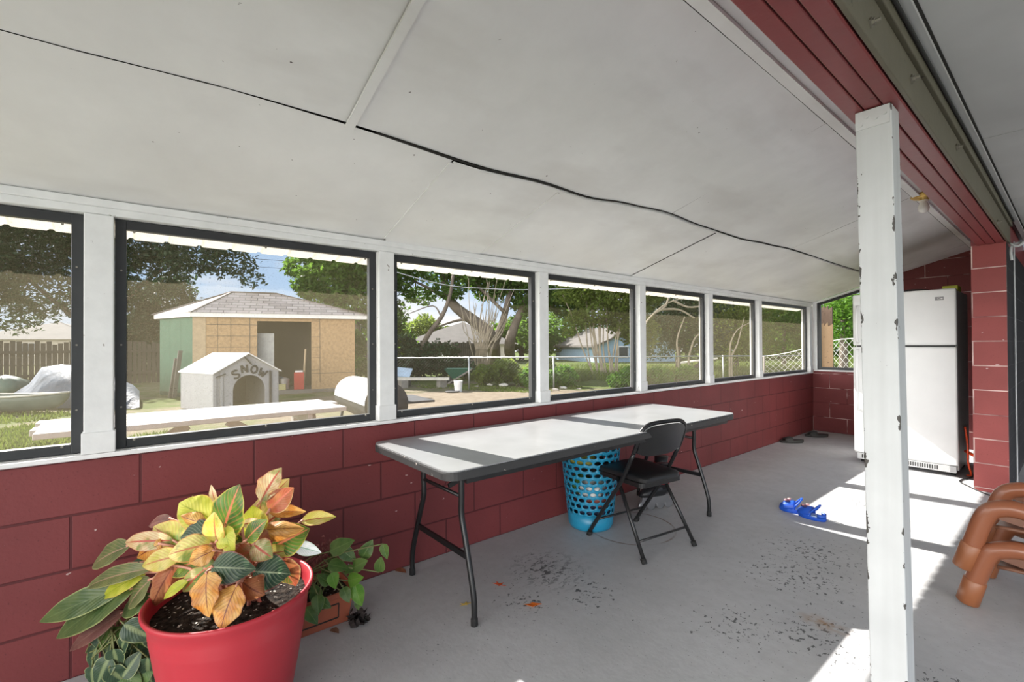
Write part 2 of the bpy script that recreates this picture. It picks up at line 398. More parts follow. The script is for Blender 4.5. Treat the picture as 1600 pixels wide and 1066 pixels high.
# ------------------------------------------------------------------ ceiling sheets
SEAM = [(-3, -1.69), (-.26, -1.684), (.3, -1.656), (.6, -1.655), (1.2, -1.676), (1.56, -1.656), (1.87, -1.668), (2.2, -1.625), (2.53, -1.600), (3.0, -1.622), (3.58, -1.629), (4.0, -1.598), (4.41, -1.574), (5.5, -1.579), (8, -1.565)]
def seamx(y):
    for (a, xa), (b, xb) in zip(SEAM, SEAM[1:]):
        if y <= b:
            u = max(0, (y-a)/(b-a)); u = u*u*(3-2*u); return xa+(xb-xa)*u
    return SEAM[-1][1]
def upperx(y): return -.765
bm = B()
def sheet(xa, xb, y0, y1, sagseed, drop=0, skew=0, n=22):
    g = []
    for i in range(n+1):
        row = []
        for j in range(9):
            v = i/n; u = j/8
            y = y0+(y1-y0)*v; 
            xl = xa(y) if callable(xa) else xa; xh = xb(y) if callable(xb) else xb
            x = xl+(xh-xl)*u; yy = y + skew*(u)
            sag = -.006*math.sin(PI*v)*math.sin(PI*u) + .010*mnoise.noise(V((x*.9, yy*.9, sagseed)))*(u*(1-u)*4*.5+.5)
            row.append(bm.verts.new((x, yy, ceil_z(x)+sag-drop)))
        g.append(row)
    for i in range(n):
        for j in range(8): bm.faces.new((g[i][j], g[i+1][j], g[i+1][j+1], g[i][j+1]))
lo = [YB, 1.05, 1.69, 3.24, 4.94, YE]; hi = [YB, .60, 2.60, 4.42, 7.0, YE]; g_ = .003
def gapw(y): return .0004 if y < .35 else (.0004+.0046*(y-.35)/.6 if y < .95 else (.005 if y < 1.9 else .0028))
for i in range(len(lo)-1): sheet(XW-.02, lambda y: seamx(y)-gapw(y), lo[i]+g_, lo[i+1]-g_, i*3.3, .004+.004*(i % 2), skew=.0 if i in (0, len(lo)-2) else .0)
for i in range(len(hi)-1): sheet(lambda y: seamx(y)+gapw(y), upperx, hi[i]+g_, hi[i+1]-g_, i*2.1+50, .0)
for a, b in ((YB, 2.9), (2.906, YE)): sheet(lambda y: -.757, -.50, a, b, 80+a)
for f in bm.faces: f.smooth = True
o = struct('ceiling', bm, M['ceiling'])
bm = B(); quad(bm, (-2.62, YB, ceil_z(-2.62)+.035), (-.3, YB, ceil_z(-.3)+.035), (-.3, YE+.15, ceil_z(-.3)+.035), (-2.62, YE+.15, ceil_z(-2.62)+.035)); struct('ceiling.001', bm, M['gap'])
# loose battens over some joints
def batten(pts, w, h=.008):
    bm = B()
    for a, b in zip(pts, pts[1:]): bar(bm, (a[0], a[1], ceil_z(a[0])-.008), (b[0], b[1], ceil_z(b[0])-.008), w, h)
    global tn
    struct('trim_%d' % tn, bm, M['ceiling']); tn += 1
batten([(-1.665, .60), (-.77, .602)], .032)
batten([(-.735, YB), (-.735, 7.4)], .045, .014)
batten([(XW+.03, 1.05), (-1.69, 1.05)], .022, .006)
batten([(XW+.03, 1.69), (-1.69, 1.69)], .02, .006)
bm = B()   # thin loose edging strip that waves along the long joint
tube(bm, [(seamx(y)-.012, y, ceil_z(seamx(y))-.007-.006*abs(math.sin(y*1.9))) for y in [1.2+.1*i for i in range(62)]], .006, 6); struct('trim_%d' % tn, bm, M['ceiling']); tn += 1
bm = B()
tube(bm, [(seamx(y)+.002, y, ceil_z(seamx(y))-.003) for y in [.7+.1*i for i in range(66)]], [.004 if i < 30 else .0035 for i in range(66)], 6); struct('trim_%d' % tn, bm, M['gap']); tn += 1
# right hand ceiling
bm = B(); box(bm, -.33, XR, YB, 1.995+1.3, 2.262, 2.28); box(bm, -.33, XR, 3.30, 4.85, 2.262, 2.28); box(bm, -.33, XR, 4.856, YE+.1, 2.262, 2.28)
struct('ceiling.002', bm, M['ceiling_grey'])
bm = B(); box(bm, -.45, XR+.1, YB, YE+.15, 2.36, 2.40); struct('ceiling.003', bm, M['gap'])
bm = B(); box(bm, -.331, -.300, YB, YE, 2.245, 2.2615); struct('trim_%d' % tn, bm, M['ceiling_grey']); tn += 1
bm = B(); box(bm, -.3, -.292, YB, YE, 2.2585, 2.2615); struct('trim_%d' % tn, bm, M['gap']); tn += 1
# beam: three boards and an olive side board
bm = B()
for i in range(3):
    a = -.508+i*.0497; da = -.022*(1-i/3)
    vv = []
    for y, dd in ((YB, .012*(1-i/3)), (5.463, da)):
        for x in (a+dd, a+dd*.6+.0460):
            for z in (2.051+.002*(i % 2), 2.36): vv.append(bm.verts.new((x, y, z)))
    for f in ((0, 1, 3, 2), (4, 6, 7, 5), (0, 4, 5, 1), (2, 3, 7, 6), (0, 2, 6, 4), (1, 5, 7, 3)): bm.faces.new([vv[j] for j in f])
bm2 = B(); box(bm2, -.505, -.37, YB, 5.46, 2.06, 2.355)
struct('beam', bm, M['beam_red'], bevel=.004)
struct('beam.001', bm2, M['gap'])
bm = B(); box(bm, -.565, -.36, 5.464, YE, 2.051, 2.36); struct('beam.002', bm, M['beam_red'])
bm = B(); box(bm, -.3595, -.345, YB, 5.6, 2.055, 2.19); o = struct('trim_%d' % tn, bm, M['olive'], bevel=.003); tn += 1
bm = B()
for bx, by in [(1288, -60), (1359.6, 36), (1368.6, 88), (1423.5, 124), (1429, 173), (1453, 203), (1494, 230), (1499, 266), (1532, 313), (1558, 347)]:
    p = onx(bx, by, -.345)
    if 2.06 < p.z < 2.185: 
        tube(bm, [(-.345, p.y, p.z), (-.340, p.y, p.z)], .016, 4); tube(bm, [(-.341, p.y, p.z), (-.334, p.y, p.z)], .010, 6); tube(bm, [(-.34, p.y, p.z), (-.322, p.y, p.z)], .005, 8)
obj('bolt', bm, M['steel'], o)
bm = B(); box(bm, -.36, -.332, YB, 5.6, 2.192, 2.258); struct('trim_%d' % tn, bm, M['olive'], bevel=.003); tn += 1
bm = B(); tube(bm, smoothpts([(-.325, y, 2.235+.006*math.sin(y*5)) for y in (-2.5, -1, 0, 1, 2, 3, 4, 5, 5.6)], 4), .006, 6)
tag(obj('cable', bm, M['cable_dark'], smooth=True), 'thin black cable running along the top edge of the olive beam board', 'cable')

# white post
M['plate'] = plain('painted_steel_plate', (.52, .53, .535), .45)
t = thing('support_post', 'peeling white square wooden post holding up the red beam', 'post', (-.43, 2.02, 0))
bm = B(); q = sub(t); vv = []
for z, dx in ((0, .026), (2.05, 0)):
    for x in (-.49, -.388):
        for y in (1.966, 2.066): vv.append(bm.verts.new(V((x+dx, y, z))+q))
for f in ((0, 1, 3, 2), (4, 6, 7, 5), (0, 4, 5, 1), (2, 3, 7, 6), (0, 2, 6, 4), (1, 5, 7, 3)): bm.faces.new([vv[j] for j in f])
bmesh.ops.subdivide_edges(bm, edges=bm.edges[:], cuts=3)
obj('shaft', bm, M['post_paint'], t, bevel=.004)
bm = B(); box(bm, -.488, -.392, 1.963, 1.9655, 1.985, 2.048); 
for x, z in ((-.472, 2.0), (-.455, 2.025), (-.43, 2.012), (-.405, 2.02)): tube(bm, [(x, 1.965, z), (x, 1.959, z)], .006, 8)
for v in bm.verts: v.co += q
obj('nail_plate', bm, M['plate'], t)

# bare bulb light
p = onceil(1443, 303); t = thing('ceiling_light', 'brass ceiling lamp holder with a bare white bulb beside the red beam', 'lamp', (p.x, p.y, p.z))
M['brass'] = plain('brass', (.55, .36, .11), .3, .9); M['porcelain'] = plain('porcelain', (.75, .7, .6), .4)
m = MT('frosted_bulb'); M['bulb'] = m.done(m.bsdf((.85, .84, .80), .25, 0, None, .5))
bm = B(); lathe(bm, [(.062, .02), (.075, -.004), (.075, -.022), (.06, -.034), (.030, -.038), (.026, -.05)], seg=28, capb=False, capt=True); obj('base', bm, M['brass'], t, True)
bm = B(); lathe(bm, [(.016, -.045), (.018, -.060), (.030, -.085), (.034, -.105), (.028, -.125), (.014, -.137), (.002, -.14)], seg=20, capt=True); obj('bulb', bm, M['bulb'], t, True)
bm = B(); lathe(bm, [(.027, -.036), (.027, -.055), (.018, -.058)], seg=20); obj('socket', bm, M['porcelain'], t, True)

# corrugated eave outside
m = MT('white_corrugated_sheet'); dd = m.node('ShaderNodeBsdfDiffuse', {0: (.84, .83, .80)}).outputs[0]; tt = m.node('ShaderNodeBsdfTranslucent', {0: (.84, .81, .75)}).outputs[0]
M['corr'] = m.done(m.node('ShaderNodeMixShader', {0: .5, 1: dd, 2: tt}).outputs[0])
bm = B(); prev = None; y = YB; 
prof = [(0, 0), (.100, 0), (.108, .008), (.122, .008), (.13, 0)]
ys = []
while y < YE+.4:
    for dy, dz in prof[:-1]: ys.append((y+dy, dz))
    y += .13
for (yy, dz) in ys:
    a = bm.verts.new((-2.40, yy, 1.836+dz)); b = bm.verts.new((-2.735, yy, 1.736+dz))
    if prev: bm.faces.new((prev[0], a, b, prev[1]))
    prev = (a, b)
o = struct('roof', bm, M['corr']); sm = o.modifiers.new('t', 'SOLIDIFY'); sm.thickness = .004

# ------------------------------------------------------------------ yard ground
bm = B()
gx = [-70, -50, -40, -32, -26] + [-22+.8*i for i in range(25)] + [0, 4, 14]
gy = [-40, -26, -16, -10] + [-7+.8*i for i in range(42)] + [30, 40, 55, 70]
g = [[bm.verts.new((x, y, GZ + (0 if x > -3.2 or y < -8 else .05*mnoise.noise(V((x*.35, y*.35, 0)))))) for y in gy] for x in gx]
for i in range(len(gx)-1):
    for j in range(len(gy)-1): bm.faces.new((g[i][j], g[i+1][j], g[i+1][j+1], g[i][j+1]))
struct('ground', bm, M['ground'], smooth=True)

# ------------------------------------------------------------------ folding table
M['tabletop'] = plain('grey_laminate', (.255, .26, .265), .30, 0, .10, 5, .05)
M['tabedge'] = chip('table_edge_vinyl', (.045, .045, .046), (.38, .33, .30), .70, rough=.5)
TX0, TX1, TY0, TY1, TZ = -2.338, -1.572, .955, 3.385, .737
t = thing('folding_table', 'long grey topped folding table with black bent legs by the red wall', 'table', (-1.955, 2.17, 0))
q = sub(t)
def rrect(x0, x1, y0, y1, r, z, n=6):
    P = []
    for cx, cy, a0 in ((x1-r, y1-r, 0), (x0+r, y1-r, PI/2), (x0+r, y0+r, PI), (x1-r, y0+r, 1.5*PI)):
        for k in range(n+1):
            a = a0+PI/2*k/n; P.append(V((cx+r*math.cos(a), cy+r*math.sin(a), z)))
    return P
bm = B(); prism(bm, [p+q for p in rrect(TX0+.004, TX1-.004, TY0+.004, TY1-.004, .055, TZ-.006)], (0, 0, .006)); top = obj('tabletop', bm, M['tabletop'], t)
bm = B(); loft(bm, [[p+q for p in rrect(TX0-e, TX1+e, TY0-e, TY1+e, .06, z)] for z, e in ((TZ-.044, -.012), (TZ-.040, -.001), (TZ-.012, 0), (TZ-.0055, -.002))]); ed = obj('edge_band', bm, M['tabedge'], t)
ed['label'] = 'black vinyl edge of the table, scuffed at the left end'
def table_end(y, sgn, feet, tops):
    legs = []
    for (fx, tx) in zip(feet, tops):
        # from the top: straight, bend outwards, straight foot
        P = smoothpts([(tx, y, .69), (tx, y, .56), (tx, y+.0*sgn, .46), (tx+(fx-tx)*.30, y, .36), (tx+(fx-tx)*.86, y, .17), (fx, y, .09), (fx, y, .02)], 5)
        bm = B(); tube(bm, [p+q for p in P], .0135, 10); lg = obj('leg', bm, M['black_metal'], t, True); legs.append((fx, tx))
        bm = B(); lathe(bm, [(.013, 0), (.016, .001), (.016, .03), (.0145, .035)], V((fx, y, 0))+q, 12, capt=True); obj('foot', bm, M['rubber'], lg, True)
    a, b = tops; fa, fb = feet
    bm = B(); tube(bm, [V((a, y, .545))+q, V((b, y, .545))+q], .009, 8); obj('crossbar', bm, M['black_metal'], t, True)
    xa = a+(fa-a)*.55; xb = b+(fb-b)*.55
    bm = B(); bar(bm, V((xa, y, .285))+q, V((xb, y, .285))+q, .012, .026); obj('crossbar', bm, M['black_metal'], t)
    xm = (a+b)/2
    bm = B(); bar(bm, V((xm+.05, y+.01*sgn, .56))+q, V((xm+.02, y+.48*sgn, .695))+q, .008, .024); tube(bm, [V((xm+.035, y+.14*sgn, .60))+q, V((xm+.062, y+.14*sgn, .60))+q], .008, 8)
    obj('folding_brace', bm, M['black_metal'], t)
table_end(1.163, 1, (-2.29, -1.70), (-2.16, -1.80))
table_end(3.20, -1, (-2.29, -1.69), (-2.16, -1.80))
bm = B(); bar(bm, V((TX0+.03, TY0+.1, TZ-.05))+q, V((TX0+.03, TY1-.1, TZ-.05))+q, .02, .03); bar(bm, V((TX1-.03, TY0+.1, TZ-.05))+q, V((TX1-.03, TY1-.1, TZ-.05))+q, .02, .03)
obj('apron_rail', bm, M['black_metal'], t)

# ------------------------------------------------------------------ folding chair
M['vinyl'] = plain('black_vinyl', (.014, .014, .015), .38, 0, .1, 40, .25, bscale=300)
t = thing('folding_chair', 'black padded metal folding chair pulled up to the grey folding table', 'chair', (-1.765, 2.475, 0), -.134)
for s in (-1, 1):
    y0, y1, y2 = .215*s, .20*s, .190*s
    pts = smoothpts([(-.240, y0, .012), (-.055, y0*.98, .27), (.045, y1, .415), (.145, y1, .60)], 5)
    bm = B(); tube(bm, pts, .0125, 10); lg = obj('leg', bm, M['black_metal'], t, True)
    bm = B(); tube(bm, [(-.240, y0, 0), (-.222, y0, .026)], .0165, 10); obj('foot', bm, M['rubber'], lg, True)
    pts = [(.238, y0*1.02, .012), (-.005, y1*.93, .43)]
    bm = B(); tube(bm, pts, .0115, 10); lg = obj('leg', bm, M['black_metal'], t, True)
    bm = B(); tube(bm, [(.241, y0*1.02, 0), (.226, y0*1.02, .027)], .016, 10); obj('foot', bm, M['rubber'], lg, True)
bm = B()   # top hoop of the frame around the backrest
hp = [(.145, -.20, .60), (.178, -.20, .68), (.196, -.19, .735), (.206, -.15, .768), (.208, -.08, .778), (.208, .08, .778), (.206, .15, .768), (.196, .19, .735), (.178, .20, .68), (.145, .20, .60)]
tube(bm, smoothpts(hp, 6), .0125, 10); obj('back_frame', bm, M['black_metal'], t, True)
bm = B(); n = 18; grid = []
for i in range(n+1):
    u = -1+2*i/n; row = []
    for j in range(9):
        w = j/8
        hh = .215*(1-.0*u*u); zlo = .575+.03*abs(u)**4; zhi = .768-.045*abs(u)**4
        z = zlo+(zhi-zlo)*w; x = .148+(z-.60)*.36+.022*(1-u*u)+.0
        row.append((x, u*.188, z))
    grid.append(row)
vf = [[bm.verts.new(p) for p in r] for r in grid]; vb = [[bm.verts.new((p[0]+.012, p[1], p[2])) for p in r] for r in grid]
for i in range(n):
    for j in range(8):
        bm.faces.new((vf[i][j], vf[i+1][j], vf[i+1][j+1], vf[i][j+1])); bm.faces.new((vb[i][j], vb[i][j+1], vb[i+1][j+1], vb[i+1][j]))
for i in range(n):
    for j in (0, 8): bm.faces.new((vf[i][j], vf[i+1][j], vb[i+1][j], vb[i][j]))
for j in range(8):
    for i in (0, n): bm.faces.new((vf[i][j], vf[i][j+1], vb[i][j+1], vb[i][j]))
obj('backrest', bm, M['vinyl'], t, True, autosm=.8)
bm = B(); rings = []
for z, e in ((.425, -.012), (.430, -.002), (.452, 0), (.460, -.008), (.466, -.035), (.469, -.09)):
    rings.append([V((p.x, p.y*(1.0-.10*(p.x > .1)), p.z+.012*(-p.x))) for p in rrect(-.20-e, .195+e, -.185-e, .185+e, max(.02, .05+e*.4), z, 5)])
loft(bm, rings); obj('seat', bm, M['vinyl'], t, True, autosm=.9)
bm = B(); loft(bm, [rrect(-.195-e, .19+e, -.18-e, .18+e, .04, z, 5) for z, e in ((.400, -.004), (.402, 0), (.427, 0))]); obj('seat_frame', bm, M['black_metal'], t)
bm = B(); tube(bm, [(.188, -.215, .105), (.188, .215, .105)], .007, 8); obj('stretcher', bm, M['black_metal'], t, True)
bm = B(); tube(bm, [(-.165, -.213, .12), (-.165, .213, .12)], .007, 8); obj('stretcher', bm, M['black_metal'], t, True)

# ------------------------------------------------------------------ laundry basket with holes
m = MT('blue_plastic'); M['blue_plastic'] = m.done(m.bsdf((.016, .235, .40), .35, 0, None, .5, Subsurface_Weight=.0))
BX, BY = -2.125, 2.42
t = thing('laundry_basket', 'tall turquoise blue plastic basket full of holes under the table', 'basket', (BX, BY, 0))
bm = B(); NS, NR = 21, 11
def brad(z): return .145+.065*(z/.63)
def bpt(a, z, dr=0): r = brad(z)+dr; return V((r*math.cos(a), r*math.sin(a), z))
z0, z1 = .115, .575
dz = (z1-z0)/NR; da = 2*PI/NS
for i in range(NR):
    for k in range(NS):
        ac = (k+.5*(i % 2))*da; zc = z0+(i+.5)*dz
        outer = []; inner = []
        for j in range(16):
            th = 2*PI*j/16+PI/4*0
            c_, s_ = math.cos(th), math.sin(th); mx = max(abs(c_), abs(s_))
            outer.append(bm.verts.new(bpt(ac+c_/mx*da/2, zc+s_/mx*dz/2)))
            inner.append(bm.verts.new(bpt(ac+c_*da*.40, zc+s_*dz*.31)))
        for j in range(16): bm.faces.new((outer[j], outer[(j+1) % 16], inner[(j+1) % 16], inner[j]))
lathe(bm, [(.002, .004), (.12, .004), (.138, .010), (brad(.03), .03), (brad(z0), z0)], seg=44, capb=True)
lathe(bm, [(brad(z1), z1), (brad(.62), .62), (brad(.63)+.012, .625), (brad(.63)+.014, .612)], seg=44, capb=False)
bmesh.ops.remove_doubles(bm, verts=bm.verts, dist=.0008)
o = obj('body', bm, M['blue_plastic'], t, True); s_ = o.modifiers.new('t', 'SOLIDIFY'); s_.thickness = .004; s_.offset = 0
cl = [((.02, .03, .07), 'navy', 'crumpled navy garment showing through the holes of the blue basket'), ((.55, .56, .55), 'white', 'crumpled white garment showing through the holes of the blue basket'),
      ((.10, .22, .05), 'green', 'crumpled green garment showing through the holes of the blue basket'), ((.015, .015, .018), 'black', 'crumpled black garment showing through the holes of the blue basket'),
      ((.35, .10, .08), 'rust', 'crumpled rusty red garment showing through the holes of the blue basket'), ((.35, .32, .06), 'yellow', 'crumpled yellow green garment high in the blue basket')]
cpos = [((.02, .0, .12), (.115, .115, .09)), ((.055, -.05, .27), (.085, .085, .065)), ((-.05, -.03, .28), (.075, .085, .065)), ((.0, .05, .40), (.125, .10, .06)), ((.07, -.02, .19), (.06, .07, .04)), ((-.02, -.07, .46), (.11, .08, .05))]
for i, ((c, n_, lab), (p, r)) in enumerate(zip(cl, cpos)):
    bm = B(); blob(bm, (0, 0, 0), r, 3, .45, 5, i)
    o = obj('garment', bm, plain('cloth_'+n_, c, .9, bump=.4), None, True); o.location = (BX+p[0], BY+p[1], p[2]); tag(o, lab, 'clothes', 'clothes in the blue basket')

# ------------------------------------------------------------------ inline skates behind the chair
M['skate_black'] = plain('skate_shell', (.015, .015, .017), .4); M['skate_red'] = plain('skate_red', (.35, .02, .025), .4); M['skate_grey'] = plain('skate_silver', (.25, .25, .26), .3, .5)
def skate(loc, rz, lab):
    t = thing('inline_skate', lab, 'skate', loc, rz, 'inline skates under the table')
    bm = B(); rings = []
    for x, zc, a, b in ((-.10, .155, .035, .05), (-.06, .15, .045, .055), (0, .145, .046, .05), (.06, .135, .045, .038), (.11, .128, .038, .03), (.135, .122, .022, .018)): rings.append(ell((x, 0, zc), (0, a, 0), (0, 0, b)))
    loft(bm, rings); rings = []
    for z, cx, a, b in ((.15, -.05, .06, .045), (.22, -.055, .052, .045), (.29, -.065, .056, .05), (.335, -.075, .058, .052)): rings.append(ell((cx, 0, z), (a, 0, 0), (0, b, 0)))
    loft(bm, rings); obj('boot', bm, M['skate_black'], t, True)
    for z, cx in ((.20, -.055), (.285, -.065)):
        bm = B(); tube(bm, ell((cx, 0, z), (.056, 0, 0), (0, .049, 0)), .009, 6, closed=True); obj('strap', bm, M['skate_red'], t, True)
    bm = B(); prism(bm, [(-.11, -.012, .105), (.12, -.012, .105), (.135, -.012, .045), (-.125, -.012, .045)], (0, .024, 0)); obj('wheel_frame', bm, M['skate_grey'], t)
    for x in (-.115, -.04, .04, .115):
        bm = B(); tube(bm, [(x, -.011, .037), (x, -.008, .037), (x, .008, .037), (x, .011, .037)], [.030, .037, .037, .030], 18); obj('wheel', bm, M['skate_grey'], t, True)
skate((-2.02, 3.03, 0), -1.9, 'dark inline skate with pale wheels and red straps, the nearer of two behind the chair')
skate((-2.13, 3.22, 0), -1.5, 'dark inline skate with pale wheels, the farther of two against the red wall')

# ------------------------------------------------------------------ refrigerator
M['fridge'] = plain('white_enamel', (.80, .81, .81), .28, 0, .03, 4, .05, bscale=200)
M['fridge_side'] = plain('shaded_side_enamel', (.60, .60, .60), .45, 0, .04)  # darker than the doors: the side's shade is in this colour
M['gasket'] = plain('grey_gasket', (.06, .06, .06), .6); M['plastic_grey'] = plain('grey_plastic', (.30, .30, .31), .5)
t = thing('refrigerator', 'white top freezer refrigerator standing in the corner beyond the post', 'refrigerator', (-1.10, 6.2, 0)); q = sub(t)
FX0, FX1, FY = -1.49, -.70, 5.82
def qbox(name, x0, x1, y0, y1, z0, z1, m_, bev=0, parent=None):
    bm = B(); box(bm, x0+q.x, x1+q.x, y0+q.y, y1+q.y, z0, z1); return obj(name, bm, m_, parent or t, bevel=bev)
qbox('cabinet', FX0+.005, FX1-.005, FY+.085, FY+.72, .05, 1.725, M['fridge_side'], .008)
qbox('gasket', FX0+.02, FX1-.02, FY+.068, FY+.086, .11, 1.72, M['gasket'])
d1 = qbox('door', FX0, FX1, FY, FY+.07, 1.215, 1.74, M['fridge'], .014)
d2 = qbox('door', FX0, FX1, FY, FY+.07, .105, 1.20, M['fridge'], .014)
for (zz, par) in (([1.245, 1.30, 1.55, 1.62], d1), ([1.17, 1.11, .62, .55], d2)):
    P = smoothpts([(FX0+.045, FY-.002, zz[0]), (FX0+.045, FY-.045, zz[1]), (FX0+.045, FY-.045, zz[2]), (FX0+.045, FY-.002, zz[3])], 5)
    bm = B(); tube(bm, [p+q for p in P], .014, 10); obj('handle', bm, M['fridge'], par, True)
bm = B(); box(bm, FX0+.02+q.x, FX1-.02+q.x, FY+.03+q.y, FY+.09+q.y, .035, .098)
g_ = obj('kick_grille', bm, M['fridge'], t, bevel=.004)
bm = B()
for i in range(34): x = FX0+.06+i*.0175; box(bm, x+q.x, x+.009+q.x, FY+.026+q.y, FY+.032+q.y, .048, .085)
obj('vent', bm, M['gasket'], g_)
bm = B(); box(bm, FX1-.145+q.x, FX1-.085+q.x, FY-.003+q.y, FY+.001+q.y, 1.635, 1.668); bdg = obj('badge', bm, M['plastic_grey'], d1, bevel=.001)
bm = B(); tube(bm, [V((FX1-.118, FY-.0032, 1.652))+q+V((.009*math.cos(a), 0, .009*math.sin(a))) for a in [2*PI*i/12 for i in range(12)]], .0012, 4, closed=True); box(bm, FX1-.105+q.x, FX1-.092+q.x, FY-.0045+q.y, FY-.003+q.y, 1.645, 1.657); obj('emblem', bm, M['fridge'], bdg)
for x in (FX0+.05, FX1-.05):
    for y in (FY+.12, FY+.66): 
        bm = B(); lathe(bm, [(.02, 0), (.02, .052)], V((x, y, 0))+q, 12, capt=True); obj('foot', bm, M['rubber'], t)
bm = B(); box(bm, FX1-.06+q.x, FX1-.012+q.x, FY-.001+q.y, FY+.03+q.y, .045, .10); obj('hinge', bm, M['plastic_grey'], t, bevel=.003)
bm = B(); box(bm, 0, .11, 0, .2, 0, .055); o = obj('storage_box', bm, plain('lime_plastic', (.50, .52, .04), .5), bevel=.006); o.location = (-.82, 6.0, 1.7255); tag(o, 'lime yellow flat box lying on top of the white refrigerator', 'box')
bm = B(); blob(bm, (0, 0, .022), (.11, .07, .022), 2, .3, 4, 3); o = obj('glove', bm, plain('dark_cloth', (.03, .028, .03), .9), smooth=True); o.location = (-1.02, 5.98, 1.7255); tag(o, 'small dark crumpled cloth lying on top of the refrigerator', 'cloth')
# cords by the column
bm = B(); tube(bm, smoothpts([(-.64, 5.99, .05), (-.62, 5.93, .012), (-.68, 5.70, .006), (-.60, 5.53, .006), (-.52, 5.41, .006), (-.44, 5.33, .006), (-.34, 5.32, .006), (-.2, 5.42, .006), (.1, 5.6, .006)], 6), .005, 6)
tag(obj('floor_cable', bm, M['cable_dark'], smooth=True), 'black power cord lying on the floor around the foot of the red column', 'cord')
bm = B(); tube(bm, smoothpts([(-.668, 5.95, .46), (-.65, 5.92, .30), (-.645, 5.9, .14), (-.63, 5.93, .03), (-.66, 5.97, .01)], 6), .008, 8); tube(bm, smoothpts([(-.668, 5.97, .23), (-.62, 5.88, .225), (-.59, 5.84, .22), (-.572, 5.9, .215)], 5), .014, 8)
tag(obj('extension_cord', bm, plain('orange_red_cord', (.75, .07, .015), .4), smooth=True), 'bright orange red cord between the refrigerator and the red column', 'cord')
bm = B(); P = [(-.345, 5.95+.012*math.sin(z*6), z) for z in [.02+.1*i for i in range(22)]]; tube(bm, smoothpts(P, 3), .006, 6)
tag(obj('cable', bm, M['cable_white'], smooth=True), 'grey cable hanging down the dark wall behind the red column', 'cable')
bm = B(); tube(bm, smoothpts([(-.34, 5.50, 2.04), (-.30, 5.48, 2.01), (-.27, 5.5, 2.035), (-.30, 5.55, 2.045), (-.33, 5.5, 2.02), (-.335, 5.47, 1.97), (-.33, 5.47, 1.90)], 5), .010, 6)
tag(obj('cloth_tie', bm, M['cable_white'], smooth=True), 'knotted pale cloth tie hanging at the top of the red column', 'tie')

# ------------------------------------------------------------------ stacked brown child chairs
m = MT('brown_plastic'); M['brown'] = m.done(m.bsdf((.235, .082, .040), .28, 0, m.bump(m.noise(40, 3), .03), .5))
M['brown_cap'] = plain('orange_brown_plastic', (.24, .085, .034), .4, 0, .06)
M['brown_seat'] = plain('dark_brown_plastic', (.15, .065, .038), .4, 0, .08)
def child_chair(lab, near_px, far_dx, loc):
    t = thing('child_chair', lab, 'chair', loc, 0, 'brown child chairs stacked by the post'); q = sub(t)
    near = [ony(x, y, 3.06) for x, y in near_px]
    for k, yy in enumerate((3.06, 3.50)):
        P = [V((p.x+(far_dx if k else 0), yy, p.z)) for p in near]
        P0, P1 = P[0], P[1]
        sp = smoothpts(P[1:], 6)
        bm = B(); tube(bm, [p+q for p in [P1-(P1-P0)*.05]+sp], .038, 16); lg = obj('leg', bm, M['brown'], t, True)
        bm = B(); d = (P1-P0).normalized(); tube(bm, [P0+q, P0+d*.006+q, P1-d*.004+q, P1+q], [.036, .042, .042, .039], 16); obj('foot', bm, M['brown_cap'], lg, True, autosm=.8)
        bm = B()   # web below the arch
        web = [p for p in sp if p.x > P[2].x-.0]
        poly = [V((p.x, yy-.008, p.z-.01)) for p in web] + [V((web[-1].x, yy-.008, web[-1].z-.12)), V((web[0].x+.25, yy-.008, web[0].z-.06))]
        prism(bm, [p+q for p in poly], (0, .016, 0)); obj('web', bm, M['brown_seat'], t)
    bm = B(); g = []
    for i in range(9):
        u = i/8; x = near[2].x+.03+u*.42; z = near[2].z-.035-.10*u+.04*math.sin(PI*u)
        g.append([V((x, 3.06+.44*j/8, z-.025*math.sin(PI*j/8)))+q for j in range(9)])
    vv = [[bm.verts.new(p) for p in r] for r in g]
    for i in range(8):
        for j in range(8): bm.faces.new((vv[i][j], vv[i+1][j], vv[i+1][j+1], vv[i][j+1]))
    o = obj('seat', bm, M['brown_seat'], t, True); s_ = o.modifiers.new('t', 'SOLIDIFY'); s_.thickness = .014
    return t
child_chair('glossy brown plastic child chair, lower of the stacked pair', [(1511, 941), (1524, 906), (1543, 868), (1566, 860), (1605, 864), (1665, 893), (1720, 925)], .02, (-.1, 3.28, 0))
child_chair('glossy brown plastic child chair, upper of the stacked pair', [(1505, 886), (1520, 850), (1540, 806), (1564, 795), (1603, 801), (1665, 829), (1720, 858)], .02, (-.1, 3.28, .15))

